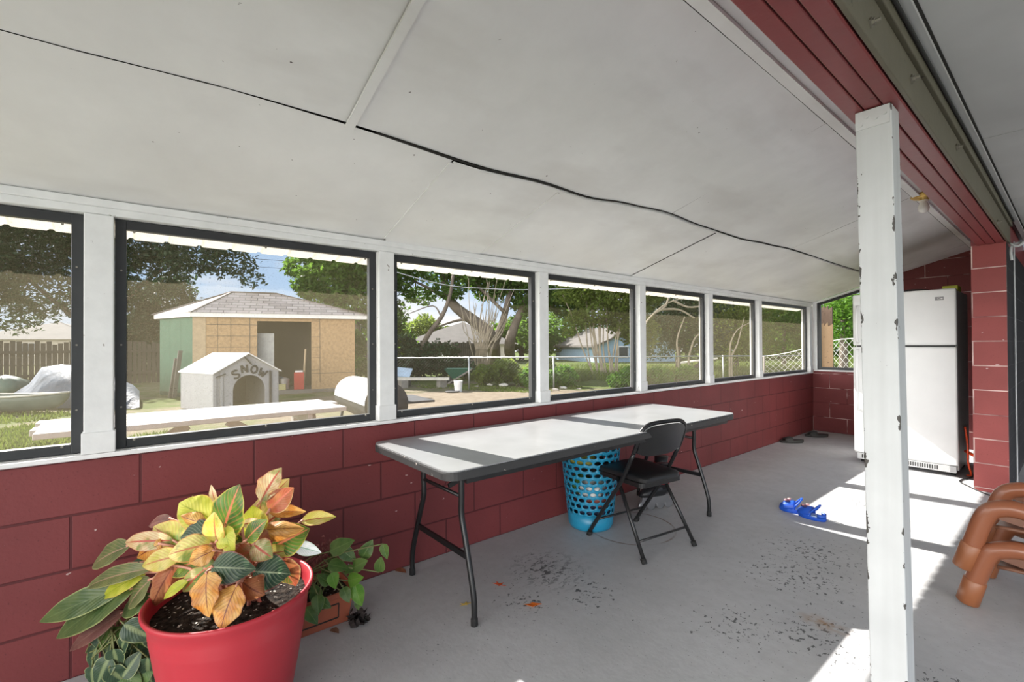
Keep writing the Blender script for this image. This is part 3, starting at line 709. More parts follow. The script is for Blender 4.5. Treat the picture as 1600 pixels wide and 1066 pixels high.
# ------------------------------------------------------------------ shoes
M['clog'] = plain('bright_blue_foam', (.012, .085, .50), .45, 0, .1); M['insole'] = plain('pale_blue_insole', (.45, .60, .80), .7)
M['charm'] = plain('dark_charm', (.06, .03, .08), .5); M['charm_pink'] = plain('pink_charm', (.65, .30, .30), .5)
M['slide'] = plain('black_foam', (.035, .035, .033), .65, 0, .15)
def outline(L, W, n=28, toe=1.0):
    P = []
    for k in range(n):
        a = 2*PI*k/n; x = math.cos(a); y = math.sin(a)
        P.append(V((x*L/2, y*W/2*(1+.16*x-.10*math.cos(2*a))*toe, 0)))
    return P
def clog(loc, rz, lab):
    t = thing('clog', lab, 'shoe', loc, rz, 'blue clogs'); L, W = .19, .082
    bm = B(); o0 = outline(L, W)
    loft(bm, [[p*s+V((0, 0, z)) for p in o0] for z, s in ((0, .9), (.006, .97), (.02, 1), (.026, .985))]); obj('sole', bm, M['clog'], t, True, autosm=.9)
    bm = B(); prism(bm, [p*.88+V((0, 0, .0262)) for p in o0], (0, 0, .003)); obj('insole', bm, M['insole'], t)
    bm = B(); rings = []
    for x, h, w in ((.094, .006, .012), (.085, .028, .052), (.06, .046, .080), (.03, .056, .084), (.005, .062, .080), (-.01, .060, .080)):
        r_ = []
        for k in range(13):
            a = PI*k/12; r_.append(V((x, w/2*math.cos(a), .022+h*math.sin(a)**.8)))
        rings.append(r_)
    vr = [[bm.verts.new(p) for p in r] for r in rings]
    for a, b in zip(vr, vr[1:]):
        for k in range(12): bm.faces.new((a[k], a[k+1], b[k+1], b[k]))
    up = obj('upper', bm, M['clog'], t, True); s_ = up.modifiers.new('t', 'SOLIDIFY'); s_.thickness = .006
    bm = B(); rings = []
    for k in range(15):
        a = PI*.5+PI*k/14; rings.append(V((-.05+.042*math.cos(a)*1.0, .037*math.sin(a), .026+.02)))
    vr = [bm.verts.new(p+V((0, 0, -.024))) for p in rings]; vt = [bm.verts.new(p+V((0, 0, .004))) for p in rings]
    for k in range(14): bm.faces.new((vr[k], vr[k+1], vt[k+1], vt[k]))
    hc = obj('heel_cup', bm, M['clog'], t, True); s_ = hc.modifiers.new('t', 'SOLIDIFY'); s_.thickness = .006
    bm = B(); P = [V((-.008-.045*math.sin(PI*k/12), .043*math.cos(PI*k/12), .05+.055*math.sin(PI*k/12))) for k in range(13)]; tube(bm, P, .0065, 8); obj('heel_strap', bm, M['clog'], t, True)
    bm = B(); blob(bm, (.045, .008, .078), (.022, .02, .008), 2, .3, 4, 2); ch = obj('charm', bm, M['charm'], t, True)
    bm = B(); blob(bm, (.028, -.008, .087), (.013, .011, .007), 2, .2, 4, 5); blob(bm, (.05, .014, .086), (.009, .009, .005), 2, .2, 4, 6); obj('charm_face', bm, M['charm_pink'], ch, True)
clog((-1.335, 3.76, 0), 3.45, 'bright blue foam clog, the farther of the two on the floor')
clog((-1.205, 3.715, 0), 3.05, 'bright blue foam clog with raised heel strap, the nearer of the two')
def slide(loc, rz, lab):
    t = thing('slide_sandal', lab, 'shoe', loc, rz, 'black slide sandals'); L, W = .28, .105; o0 = outline(L, W)
    bm = B(); loft(bm, [[p*s+V((0, 0, z+(.014 if p.x < 0 else .014-.004*p.x/.1)*(z > 0)*(-p.x/.14*.5+.5))) for p in o0] for z, s in ((0, .94), (.008, 1), (.026, 1), (.030, .95))]); obj('sole', bm, M['slide'], t, True, autosm=.9)
    bm = B(); rings = []
    for x, h in ((-.0, .062), (.03, .068), (.07, .055), (.095, .042)):
        rings.append([bm.verts.new(V((x, .052*math.cos(PI*k/12), .012+h*math.sin(PI*k/12)**.7))) for k in range(13)])
    for a, b in zip(rings, rings[1:]):
        for k in range(12): bm.faces.new((a[k], a[k+1], b[k+1], b[k]))
    o = obj('strap', bm, M['slide'], t, True); s_ = o.modifiers.new('t', 'SOLIDIFY'); s_.thickness = .008
slide((-2.27, 6.35, 0), 3.9, 'black slide sandal by the red wall, the nearer of two')
slide((-2.20, 6.99, 0), 3.8, 'black slide sandal by the red corner, the farther of two')

# ------------------------------------------------------------------ leaves fallen on the floor
def flake(loc, size, c, rz, lab, nm, pts):
    bm = B(); P = [V((math.cos(2*PI*k/len(pts))*r*size, math.sin(2*PI*k/len(pts))*r*size*.6, .004+.018*size/.05*(r-.4)*(1 if k % 2 else .3))) for k, r in enumerate(pts)]
    vc = bm.verts.new((0, 0, .004)); vv = [bm.verts.new(V((p.x, p.y, max(.002, p.z)))) for p in P]
    for k in range(len(vv)): bm.faces.new((vc, vv[k], vv[(k+1) % len(vv)]))
    o = obj('fallen_leaf', bm, plain('leaf_'+nm, c, .7)); s_ = o.modifiers.new('t', 'SOLIDIFY'); s_.thickness = .001
    o.location = loc; o.rotation_euler = (0, 0, rz); tag(o, lab, 'leaf', 'fallen leaves on the floor')
star = [1, .35, .9, .3, .8, .35, 1, .3, .75, .4]
p = onz(780, 914); flake((p.x, p.y, 0), .045, (.55, .08, .02), .3, 'red orange torn fallen leaf on the floor beyond the near table leg', 'red', star)
p = onz(832, 946); flake((p.x, p.y, 0), .045, (.75, .16, .01), .9, 'bright orange flat fallen leaf farthest right of the table leg', 'orange', [1, .5, .6, .4, .9, .7, .9, .5])
p = onz(727, 945); flake((p.x, p.y, 0), .035, (.55, .38, .08), 1.2, 'yellow brown fallen leaf beside the near table leg', 'yellow', star)
p = onz(626, 893); flake((p.x, p.y, 0), .05, (.28, .10, .05), .2, 'brown curled fallen leaf at the foot of the red wall', 'brown', [1, .7, .9, .6, .9, .6])
p = onz(523, 987); flake((p.x, p.y, 0), .035, (.20, .10, .06), .2, 'small brown fallen leaf in front of the terracotta planter', 'brown2', [1, .7, .9, .6, .9, .6])

# ================================================================== the yard
rnd = random.Random(11)
M['bark'] = plain('grey_brown_bark', (.105, .085, .068), .9, 0, .3, 3, .5, bscale=12)
M['pale_bark'] = plain('pale_stem_bark', (.24, .205, .15), .85, 0, .2, 5, .3, bscale=20)
M['leaf_dark'] = leafy('dark_oak_foliage', (.012, .038, .017), (.045, .09, .035), .8, .4)
M['leaf_mid'] = leafy('mid_green_foliage', (.035, .095, .018), (.16, .28, .04), .7, .6)
M['leaf_bright'] = leafy('bright_green_foliage', (.05, .15, .012), (.19, .36, .04), .8, .45)
M['leaf_olive'] = leafy('olive_foliage', (.075, .13, .022), (.25, .32, .06), .7, .6)
M['weathered'] = chip('weathered_grey_wood', (.22, .20, .18), (.08, .07, .06), .68, True, .85, 4)
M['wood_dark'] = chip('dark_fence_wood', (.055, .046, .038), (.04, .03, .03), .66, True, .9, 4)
M['galv'] = plain('galvanised_wire', (.36, .37, .37), .45, .6); M['wire'] = plain('dull_fence_wire', (.11, .115, .115), .6, .3)

def foliage(bm, blobs, n, size, rn, flat=.5):
    tot = sum(b[1][0]*b[1][1]*b[1][2] for b in blobs)**1.0
    for c, r in blobs:
        k = max(12, int(n*(r[0]*r[1]*r[2])/tot))
        c = V(c)
        for i in range(k):
            d = V((rn.gauss(0, 1), rn.gauss(0, 1), rn.gauss(0, 1))).normalized()
            rad = rn.uniform(.25, 1)**.45
            kk = 1+.35*mnoise.noise(d*2.2+c)
            p = c + V((d.x*r[0], d.y*r[1], d.z*r[2]))*rad*kk
            nrm = (V((rn.gauss(0, 1), rn.gauss(0, 1), rn.gauss(0, 1))) + V((0, 0, flat*2))).normalized()
            a = nrm.orthogonal().normalized(); a.rotate(Matrix.Rotation(rn.uniform(0, 6.3), 3, nrm)); b = nrm.cross(a)
            s = size*rn.uniform(.6, 1.35)
            bm.faces.new([bm.verts.new(p+a*s), bm.verts.new(p+b*s*.45+nrm*s*.1), bm.verts.new(p-a*s*.9), bm.verts.new(p-b*s*.45+nrm*s*.1)])
def tree(name, lab, cat, base, trunks, blobs, n, size, lm, tm='bark', seed=1, group=None):
    rn = random.Random(seed); base = V(base)
    t = thing(name, lab, cat, base, 0, group)
    bm = B()
    for pts, r0, r1 in trunks:
        sp = smoothpts(pts, 4); N_ = len(sp); tube(bm, [p-base for p in sp], [r0+(r1-r0)*i/(N_-1) for i in range(N_)], 8)
    if trunks: obj('trunk', bm, M[tm], t, True)
    else: bm.free()
    if blobs:
        bm = B()
        foliage(bm, [(V(c)-base, r) for c, r in blobs], n, size, rn)
        obj('crown', bm, M[lm], t)
    return t
B0 = B
class BMK: pass
def gp(px, py): return onz(px, py, GZ)
def blobs_at(l): return [(at(x, y, d), (r*1.0, r*1.0, r*h)) for x, y, d, r, h in l]

b = at(150, 590, 21)
tree('oak_tree', 'big dark green oak spreading behind the fence at the far left', 'tree', (b.x, b.y, GZ), [([V((b.x, b.y, GZ)), V((b.x, b.y, 2.4)), V((b.x+.3, b.y+.3, 4.2))], .35, .2), ([V((b.x, b.y, 1.8)), at(60, 450, 21.5), at(10, 400, 22)], .12, .05), ([V((b.x, b.y, 2)), at(240, 430, 22), at(300, 400, 22)], .10, .04)],
     blobs_at([(40, 370, 21, 2.6, .8), (-60, 420, 20, 2.2, .8), (120, 340, 22, 2.6, .7), (215, 370, 21, 2.1, .75), (300, 390, 21, 1.7, .75), (360, 410, 21.5, 1.2, .7), (395, 437, 21.5, .62, .7), (70, 455, 21, 1.7, .8), (240, 430, 21.5, 1.6, .8), (-30, 330, 22, 2.5, .7), (330, 340, 23, 2.2, .6), (20, 490, 21, 1.1, .9), (150, 300, 22, 3, .6)]), 52000, .115, 'leaf_dark', seed=2)
b = at(205, 590, 23)
tree('shrub', 'dark bushy thicket between the tarp and the wooden shed', 'bush', (b.x, b.y, GZ), [], blobs_at([(200, 500, 22, 1.3, 1.2), (245, 520, 23, 1.2, 1.3), (215, 560, 22, 1.2, .9), (262, 470, 23.5, 1.3, 1), (190, 540, 23, 1.0, 1.3), (285, 520, 23.5, 1.0, 1.3)]), 15000, .12, 'leaf_dark', seed=3)
b = at(560, 590, 19)
tree('tree', 'leafy bright green tree rising behind the right end of the shed', 'tree', (b.x, b.y, GZ), [([V((b.x, b.y, GZ)), at(560, 520, 19), at(545, 430, 19)], .16, .07), ([at(556, 520, 19), at(520, 470, 19)], .08, .03), ([at(556, 510, 19), at(610, 440, 19)], .08, .03)],
     blobs_at([(520, 440, 19, 1.4, .75), (575, 415, 19, 1.6, .75), (475, 418, 19.5, .85, .7), (485, 450, 19, .75, .6), (620, 430, 19.5, .9, .9), (560, 470, 19, 1.3, .8), (530, 385, 20, 1.7, .6), (600, 500, 19.5, 1.0, 1.1), (625, 540, 20, .8, 1)]), 20000, .12, 'leaf_mid', seed=4)
b = at(770, 578, 20)
tr = [([gp(772, 578), at(768, 530, 20), at(745, 505, 20), at(705, 472, 20), at(690, 420, 20)], .36, .15), ([at(768, 545, 20), at(785, 505, 20.2), at(800, 440, 20.2)], .24, .1), ([gp(800, 575), at(796, 540, 20.2), at(808, 500, 20.2), at(835, 440, 20.4)], .30, .10), ([at(745, 505, 20), at(720, 500, 20), at(680, 512, 20)], .09, .03),
      ([at(700, 468, 20), at(665, 448, 20), at(625, 430, 20)], .09, .03), ([at(790, 490, 20), at(740, 440, 20), at(720, 415, 20)], .08, .03)]
tree('oak_tree', 'spreading oak with thick crooked trunks behind the wire fence', 'tree', (b.x, b.y, GZ), tr, blobs_at([(680, 425, 20, .95, .6), (735, 420, 20, 1.2, .7), (800, 425, 20.5, 1.5, .7), (830, 470, 20.5, 1.0, .8), (655, 462, 20, .7, .6), (700, 455, 19.5, .75, .5), (770, 445, 21, 1.1, .7), (640, 415, 20.5, .6, .5), (870, 440, 21, 1.5, .8), (885, 480, 21, .9, .7), (825, 520, 21, .7, .9), (745, 380, 21, 1.8, .5)]), 22000, .12, 'leaf_mid', seed=5)
b = gp(655, 592)
tree('leaning_tree', 'thin leaning bare grey trunk crossing in front of the oak', 'tree', b, [([at(652, 560, 18.5), at(668, 525, 18.5), at(690, 495, 18.5), at(703, 462, 18.5), at(708, 430, 18.5)], .12, .06), ([b, at(652, 560, 18.5)], .13, .12), ([at(690, 495, 18.5), at(676, 478, 18.5), at(640, 490, 18.5)], .035, .015)], [], 0, 0, 'leaf_mid', seed=6)
# pale dead brush in front of the oak
b = gp(752, 592); t = thing('dead_shrub', 'pale leafless twiggy shrub in front of the oak trunks', 'bush', b); bm = B(); rn = random.Random(7)
for i in range(34):
    x0 = 752+rn.uniform(-8, 8); x1 = 755+rn.gauss(0, 26); y1 = rn.uniform(430, 500)
    tube(bm, [p-b for p in smoothpts([gp(x0, 592), at(x0+(x1-x0)*.3+rn.uniform(-5, 5), 545, 17.5), at(x0+(x1-x0)*.7+rn.uniform(-8, 8), (545+y1)/2, 17.4), at(x1, y1, 17.3)], 3)], [.028-.0022*k for k in range(10)], 5)
obj('stems', bm, M['pale_bark'], t)
# clump of pale stems
b = gp(945, 592); dC = (b-EYEV).dot(FW)
trs = []; rn = random.Random(8)
for i in range(17):
    x0 = 945+rn.uniform(-19, 19); x1 = 935+(x0-945)*1.7+rn.gauss(0, 16); y1 = rn.uniform(425, 470)
    trs.append(([gp(x0, 592)+V((0, 0, -.05)), at(x0+(x1-x0)*.35+rn.uniform(-3, 3), 545, dC), at(x0+(x1-x0)*.7+rn.uniform(-4, 4), 500, dC), at(x1, y1, dC)], .036, .014))
tree('multi_stem_tree', 'clump of many slender pale stems with yellow green leaves behind the wire fence', 'tree', b, trs, blobs_at([(900, 455, dC, .9, .7), (935, 445, dC+.4, 1.2, .8), (985, 460, dC, 1.1, .9), (975, 500, dC+.3, .8, 1), (905, 500, dC, .6, .7), (1010, 440, dC, 1.2, .8), (935, 485, dC, .9, .8), (1000, 520, dC+.4, .8, .9), (890, 520, dC, .35, .6)]), 15000, .095, 'leaf_olive', 'pale_bark', 8)
# trees far along the fence, windows five to seven
for i, (l, n_, mt, lab, sd_) in enumerate([
        ([(1040, 470, 21, 1.8, .7), (1085, 465, 21, 1.7, .7), (1060, 505, 21.5, 1.5, .9), (1030, 530, 22, 1.3, .8), (1095, 530, 22, 1.4, .8)], 9000, 'leaf_dark', 'dark green tree seen through the fifth window', 12),
        ([(1135, 470, 22, 1.7, .7), (1170, 475, 22, 1.5, .7), (1150, 510, 22.5, 1.5, .9), (1130, 540, 22, 1.2, .8), (1180, 535, 22, 1.2, .8)], 8500, 'leaf_olive', 'olive green tree seen through the sixth window', 13),
        ([(1210, 490, 23, 1.3, .7), (1240, 497, 23, 1.3, .7), (1225, 525, 23.5, 1.5, .8), (1262, 520, 24, 1.2, .9)], 7500, 'leaf_mid', 'mid green tree seen through the seventh window', 14),
        ([(1318, 480, 13, .55, .8), (1335, 470, 13, .7, .8), (1318, 510, 13, .5, .9), (1345, 505, 13, .8, .9), (1285, 478, 14, .5, .5), (1330, 535, 13.5, .5, .8)], 7000, 'leaf_bright', 'vivid green tree seen through the small end wall window', 15)]):
    x, y, d = l[2][0], l[2][1], l[2][2]; b = at(x, 590, d); b.z = GZ
    tree('tree', lab, 'tree', b, [([b, at(x, 545, d), at(x, l[0][1], d)], .14, .06)], blobs_at(l), n_, .10 if i < 3 else .055, mt, seed=sd_)
# far tree line
for i, (px, py, d, r, mt) in enumerate([(560, 515, 44, 3, 'leaf_dark'), (815, 522, 40, 2.4, 'leaf_mid'), (660, 520, 46, 2.2, 'leaf_olive'), (880, 515, 45, 3.4, 'leaf_mid'), (1010, 512, 42, 3.2, 'leaf_dark'), (1120, 515, 40, 3.4, 'leaf_mid'), (1220, 520, 42, 3.2, 'leaf_dark'), (1330, 500, 40, 4.5, 'leaf_mid')]):
    b = at(px, 560, d); b.z = GZ
    tree('distant_tree', ['far dark tree behind the shed', 'far green tree in the gap right of the oak trunks', 'far olive tree between the grey roof and the shed', 'far green tree behind the oak trunks', 'far dark tree behind the pale stems', 'far green tree beyond the fifth and sixth windows', 'far dark tree beyond the seventh window', 'far green tree beyond the end wall window'][i], 'tree', b, [([b, at(px, py, d)], .25, .12)], [(at(px, py, d), (r, r, r*.75)), (at(px+35, py+10, d+1), (r*.7, r*.7, r*.6)), (at(px-35, py+8, d-1), (r*.7, r*.7, r*.6))], 3500, .24, mt, seed=20+i)
# low bushes and tall weeds along the fence
for i, (l, n_, mt, lab) in enumerate([
        ([(650, 570, 17.5, .75, .8), (690, 562, 18, .8, .9), (720, 575, 18, .6, .7), (625, 555, 18, .8, 1)], 6000, 'leaf_dark', 'dark green bush behind the green wheelbarrow'),
        ([(760, 585, 15.5, .45, .7), (790, 580, 15.5, .5, .8), (825, 588, 15, .45, .7), (845, 575, 15.5, .45, .9)], 4500, 'leaf_olive', 'scrubby olive weeds right of the green wheelbarrow along the wire fence'),
        ([(830, 590, 14.6, .35, .8), (855, 592, 14.4, .35, .8), (882, 588, 14.6, .4, .8)], 3000, 'leaf_bright', 'bright green weeds at the wire fence left of the pale stem clump'),
        ([(985, 590, 14.8, .4, .8), (965, 596, 14.6, .35, .7), (1030, 590, 15, .45, .7), (1075, 585, 15.5, .4, .7)], 3500, 'leaf_bright', 'bright green weeds at the wire fence right of the pale stem clump'),
        ([(535, 585, 15.5, .35, .8), (562, 575, 16.5, .4, 1), (550, 540, 17.5, .55, 1.2)], 2500, 'leaf_mid', 'green bush beside the right corner of the shed')]):
    b = at(l[0][0], l[0][1], l[0][2]); b.z = GZ
    tree('bush', lab, 'bush', b, [], blobs_at(l), n_, .085, mt, seed=40+i)

# grass blades
def grass(name, lab, patches, n, hgt, seed):
    rn = random.Random(seed); bm = B()
    for i in range(n):
        c, r = rn.choice(patches)
        a = rn.uniform(0, 6.3); q = r*math.sqrt(rn.random()); x, y = c[0]+q*math.cos(a)*1.0, c[1]+q*math.sin(a)
        if x > -2.75: continue
        h = hgt*rn.uniform(.4, 1.2); a = rn.uniform(0, 6.3); w = .012+.006*(h > .2); l = V((math.cos(a), math.sin(a), 0)); s = V((-l.y, l.x, 0))
        p = V((x, y, GZ-.01+.05*mnoise.noise(V((x*.35, y*.35, 0))))); bend = l*h*rn.uniform(.1, .7)
        bm.faces.new([bm.verts.new(p-s*w), bm.verts.new(p+s*w), bm.verts.new(p+bend*.4+V((0, 0, h*.6))+s*w*.7), bm.verts.new(p+bend+V((0, 0, h))), bm.verts.new(p+bend*.4+V((0, 0, h*.6))-s*w*.7)])
    o = obj(name, bm, M['grass']); tag(o, lab, 'grass', None, 'stuff')
pt = []
for (x, y, r) in [(15, 690, .8), (40, 685, .5), (90, 690, .5), (20, 655, .8), (250, 690, .5), (330, 685, .35), (395, 688, .3), (0, 700, .6), (120, 680, .4), (60, 672, .5)]: p = gp(x, y); pt.append(((p.x, p.y), r))
grass('grass', 'short sunlit grass tufts in front of the picnic table', pt, 9000, .10, 1)
pt = []
for (x, y, r) in [(760, 607, .9), (785, 610, .7), (735, 603, .7), (830, 612, .6), (690, 604, .8), (880, 606, .6)]: p = gp(x, y); pt.append(((p.x, p.y), r))
grass('grass', 'sparse yellow green grass on the sand around the white bucket', pt, 4500, .07, 2)
pt = []
for (x, y, r) in [(760, 592, 1), (800, 592, 1), (840, 592, 1.2), (880, 595, 1), (910, 590, 1.3), (960, 592, 1.4), (1000, 594, 1.2), (1040, 590, 1.4), (1085, 588, 1.5), (1130, 585, 1.7), (1170, 583, 1.7), (1220, 580, 2), (1250, 578, 2), (1320, 565, 3), (1070, 580, 2), (1150, 572, 3), (900, 580, 2), (980, 578, 2.5)]: p = gp(x, y); pt.append(((p.x, p.y), r))
grass('grass', 'tall unmown green grass growing along the wire fence', pt, 26000, .34, 3)

# ------------------------------------------------------------------ fences
def lat(depth, l): return EYEV*0 + V((FW.x*depth+RT.x*l, FW.y*depth+RT.y*l, 0))
t = thing('picket_fence', 'weathered dark wooden picket fence closing the back of the yard', 'fence', (-22.3, 0, GZ)); q = sub(t)
bm = B(); rn = random.Random(5); y = -14.
while y < 15.5:
    if rn.random() > .06: h = rn.uniform(1.45, 1.62); box(bm, -22.33+q.x, -22.30+q.x, y, y+.125, 0, h)
    y += .142
obj('pickets', bm, M['wood_dark'], t)
bm = B()
for z in (.35, 1.15): box(bm, -22.29+q.x, -22.24+q.x, -14, 15.5, z, z+.09)
obj('rail', bm, M['wood_dark'], t)
def chainlink(lab, a, b, h, nposts, cell=.075, mesh=True):
    a = V(a); b = V(b); t = thing('wire_fence', lab, 'fence', (a+b)/2); q = sub(t)
    L = (b-a).length; d = (b-a)/L
    for i in range(nposts):
        p = a+d*L*i/(nposts-1)+q; bm = B(); tube(bm, [p, p+V((0, 0, h+.03))], .026, 8); obj('post', bm, M['galv'], t, True)
    bm = B(); tube(bm, [a+q+V((0, 0, h)), b+q+V((0, 0, h))], .020, 8); obj('rail', bm, M['galv'], t, True)
    bm = B(); n = int((L+h)/cell); r = .0012
    for s in (1, -1):
        for i in range(n+1):
            u0 = i*cell - (h if s > 0 else 0); u1 = u0+h
            za, zb = (0, h) if s > 0 else (h, 0)
            if u0 < 0: za += (0-u0)*s; u0 = 0
            if u1 > L: zb -= (u1-L)*s; u1 = L
            if u1 <= u0: continue
            tube(bm, [a+q+d*u0+V((0, 0, za)), a+q+d*u1+V((0, 0, zb))], r, 3, False)
    obj('mesh', bm, M['wire'], t)
pa = lat(14, (600-800)/FPX*14); pb = lat(14, (1262-800)/FPX*14); pa.z = pb.z = GZ
chainlink('low galvanised wire mesh fence with a top rail crossing the yard', pa, pb, .98, 6, .09)
pa = ony(1190, 560, 12.5); pb = ony(1420, 560, 12.5); pa.z = pb.z = GZ
# pale garden netting beyond the corner
M['net'] = plain('white_net_cord', (.62, .62, .60), .7)
t = thing('garden_net', 'pale sagging garden netting strung beyond the corner windows', 'net', (pa+pb)/2); q = sub(t); bm = B()
L = (pb-pa).length; d = (pb-pa)/L; nx = int(L/.13)
def npt(u, w): 
    top = 1.02+.38*math.sin(u/L*2.2)-.06*math.sin(u*2.5); return pa+q+d*u+V((0, .08*math.sin(u*1.7), .15+(top-.15)*w))
for s in (1, -1):
    for i in range(-8, nx+9):
        P = [npt(min(max((i+s*k*.9)*.13, 0), L), k/8) for k in range(9) if 0 <= (i+s*k*.9)*.13 <= L]
        if len(P) > 1: tube(bm, P, .0036, 3, False)
tube(bm, [npt(L*k/30, 1) for k in range(31)], .010, 5); obj('netting', bm, M['net'], t)
for u in (.02, .5, .98): bm = B(); tube(bm, [npt(L*u, 1), pa+q+d*L*u], .025, 6); obj('stake', bm, M['weathered'], t, True)
# old boards standing just outside the end window
M['board'] = chip('raw_brown_board', (.30, .20, .115), (.10, .06, .04), .68, True, .85, 4)
M['board_dark'] = chip('old_dark_board', (.13, .085, .06), (.05, .03, .02), .66, True, .85, 4)
for (xa, xb, yt, yy, mt, lab, ht) in [(1268, 1280, 480, 8.62, 'board_dark', 'dark weathered board standing outside the end wall window', 0), (1281, 1301, 505, 8.70, 'board', 'wide brown raw board standing outside the end wall window', 0), (1283, 1300, 479, 8.80, 'board_dark', 'taller split grey board behind the brown board outside the end window', 1)]:
    a = ony(xa, yt, yy); b = ony(xb, yt, yy); bm = B()
    zz = a.z; w = b.x-a.x
    top = [(a.x, zz-.03), (a.x+w*.3, zz), (a.x+w*.35, zz-.05), (a.x+w*.6, zz+.01), (a.x+w*.65, zz-.06), (b.x, zz-.02)]
    prism(bm, [V((a.x, yy, GZ))] + [V((b.x, yy, GZ))] + [V((x, yy, z)) for x, z in top[::-1]], (0, .03, 0))
    o = obj('board', bm, M[mt]); tag(o, lab, 'board')

# ------------------------------------------------------------------ shed
M['osb'] = plain('tan_strand_board', (.37, .24, .125), .8, 0, .16, 14, .2, bscale=50)
M['osb_light'] = plain('pale_strand_board', (.40, .30, .19), .8, 0, .12, 10, .2, bscale=50)
M['green_ply'] = chip('faded_green_ply', (.075, .15, .10), (.06, .10, .08), .64, True, .85, 4)
M['fascia'] = plain('white_fascia', (.72, .70, .68), .6, 0, .06)
m = MT('grey_shingles'); br = m.node('ShaderNodeTexBrick', {'Vector': m.node('ShaderNodeUVMap').outputs[0], 'Scale': 1, 'Mortar Size': .012, 'Brick Width': .30, 'Row Height': .13, 'Color1': (.42, .38, .36), 'Color2': (.22, .19, .18), 'Mortar': (.13, .115, .11), 'Bias': -.2})
c = m.mix(m.mr(m.noise(1.5, 4), .35, .65, 0, .4), br.outputs[0], (.46, .42, .41)); M['shingle'] = m.done(m.bsdf(c, .9, 0, None, .2))
def dl(depth, l, z): p = lat(depth, l); p.z = z; return p
dc = 12.0
Cc = dl(dc, -.696*dc, 0); Rr = dl(dc*1.144, -.36*dc, 0); Ll = dl(dc*1.085, -.840*dc, 0); Rr.z = Ll.z = Cc.z = 0
er = Rr-Cc; el = Ll-Cc
t = thing('shed', 'tan strand board shed with a hipped grey shingle roof and open dark doorway', 'shed', (Cc.x, Cc.y, GZ)); q = sub(t)
def SP(u, w, z): return Cc+er*u+el*w+V((0, 0, z))+q     # u along front, w to the back
ZE0, ZE1, ZR = 2.02, 2.13, 2.78
nU = er.normalized(); nW = el.normalized(); tW = V((-nU.y, nU.x, 0)); tW = tW if tW.dot(el) > 0 else -tW
def wallq(bm, u0, u1, z0, z1, w=.05): 
    a, b = SP(u0, w, z0), SP(u1, w, z0); prism(bm, [a, b, SP(u1, w, z1), SP(u0, w, z1)], tW*.06)
bm = B(); wallq(bm, .088, .358, GZ, ZE0); wallq(bm, .358, .669, 1.93, ZE0); wallq(bm, .669, .938, GZ, ZE0); obj('front_wall', bm, M['osb'], t)
bm = B(); wallq(bm, .018, .086, GZ, ZE0, .048); obj('corner_board', bm, M['osb_light'], t)
bm = B(); 
for i in range(3):
    w0, w1 = .06+i*.30, .06+i*.30+.296; a, b = SP(.02, w0, GZ), SP(.02, w1, GZ); prism(bm, [a, b, SP(.02, w1, ZE0), SP(.02, w0, ZE0)], nU*.04)
g_ = obj('side_wall', bm, M['green_ply'], t); g_['label'] = 'faded green plywood side wall'
bm = B(); a = SP(.03, .96, GZ); prism(bm, [a, SP(.935, .96, GZ), SP(.935, .96, ZE0), SP(.03, .96, ZE0)], tW*.05); prism(bm, [SP(.93, .06, GZ), SP(.93, .96, GZ), SP(.93, .96, ZE0), SP(.93, .06, ZE0)], nU*.04); obj('rear_wall', bm, M['wood_dark'], t)  # dark wood puts the shed interior's shade into the wall colour
bm = B(); prism(bm, [SP(.02, .05, GZ), SP(.93, .05, GZ), SP(.93, .96, GZ), SP(.02, .96, GZ)], (0, 0, .12)); obj('shed_floor', bm, M['weathered'], t)
bm = B()   # seams between boards
for z in (1.82, 1.52, 1.22, .92, .62): 
    bar(bm, SP(.09, .0475, z), SP(.357, .0475, z), .004, .012)
for u in (.145, .215, .318): bar(bm, SP(u, .0475, GZ), SP(u, .0475, ZE0), .012, .004, tW)
for z in (1.95, 1.5, 1.2, .9, .55): bar(bm, SP(.67, .0475, z), SP(.72, .0475, z), .004, .010)
bar(bm, SP(.72, .0475, .2), SP(.72, .0475, ZE0), .010, .004, tW); bar(bm, SP(.67, .0475, .45), SP(.937, .0475, .45), .004, .012)
obj('seam', bm, M['bark'], t)
bm = B()   # fascia
for (a, b) in (((0, 0), (1.0, 0)), ((0, 0), (0, 1.0)), ((1, 0), (1, 1)), ((0, 1), (1, 1))): bar(bm, SP(*a, (ZE0+ZE1)/2), SP(*b, (ZE0+ZE1)/2), .03, ZE1-ZE0)
obj('fascia', bm, M['fascia'], t)
bm = B(); quad(bm, SP(0, 0, ZE0+.01), SP(1, 0, ZE0+.01), SP(1, 1, ZE0+.01), SP(0, 1, ZE0+.01)); obj('soffit', bm, M['osb_light'], t)
bm = B(); uvl = bm.loops.layers.uv.new('UVMap')
PA, PB = SP(.32, .5, ZR), SP(.58, .5, ZR); e = [SP(-.01, -.02, ZE1), SP(1.01, -.02, ZE1), SP(1.01, 1.02, ZE1), SP(-.01, 1.02, ZE1)]
for poly in ([e[0], e[1], PB, PA], [e[1], e[2], PB], [e[2], e[3], PA, PB], [e[3], e[0], PA]):
    f = bm.faces.new([bm.verts.new(p) for p in poly]); ax = (poly[1]-poly[0]).normalized()
    for lp in f.loops:
        dd = lp.vert.co-poly[0]; uu = dd.dot(ax); lp[uvl].uv = (uu, (dd-ax*uu).length)
rf = obj('roof', bm, M['shingle'], t)
bm = B(); 
for a, b in ((e[0], PA), (e[1], PB), (PA, PB), (e[3], PA)): bar(bm, a+V((0, 0, .008)), b+V((0, 0, .008)), .09, .02)
obj('ridge_cap', bm, M['shingle'], rf)
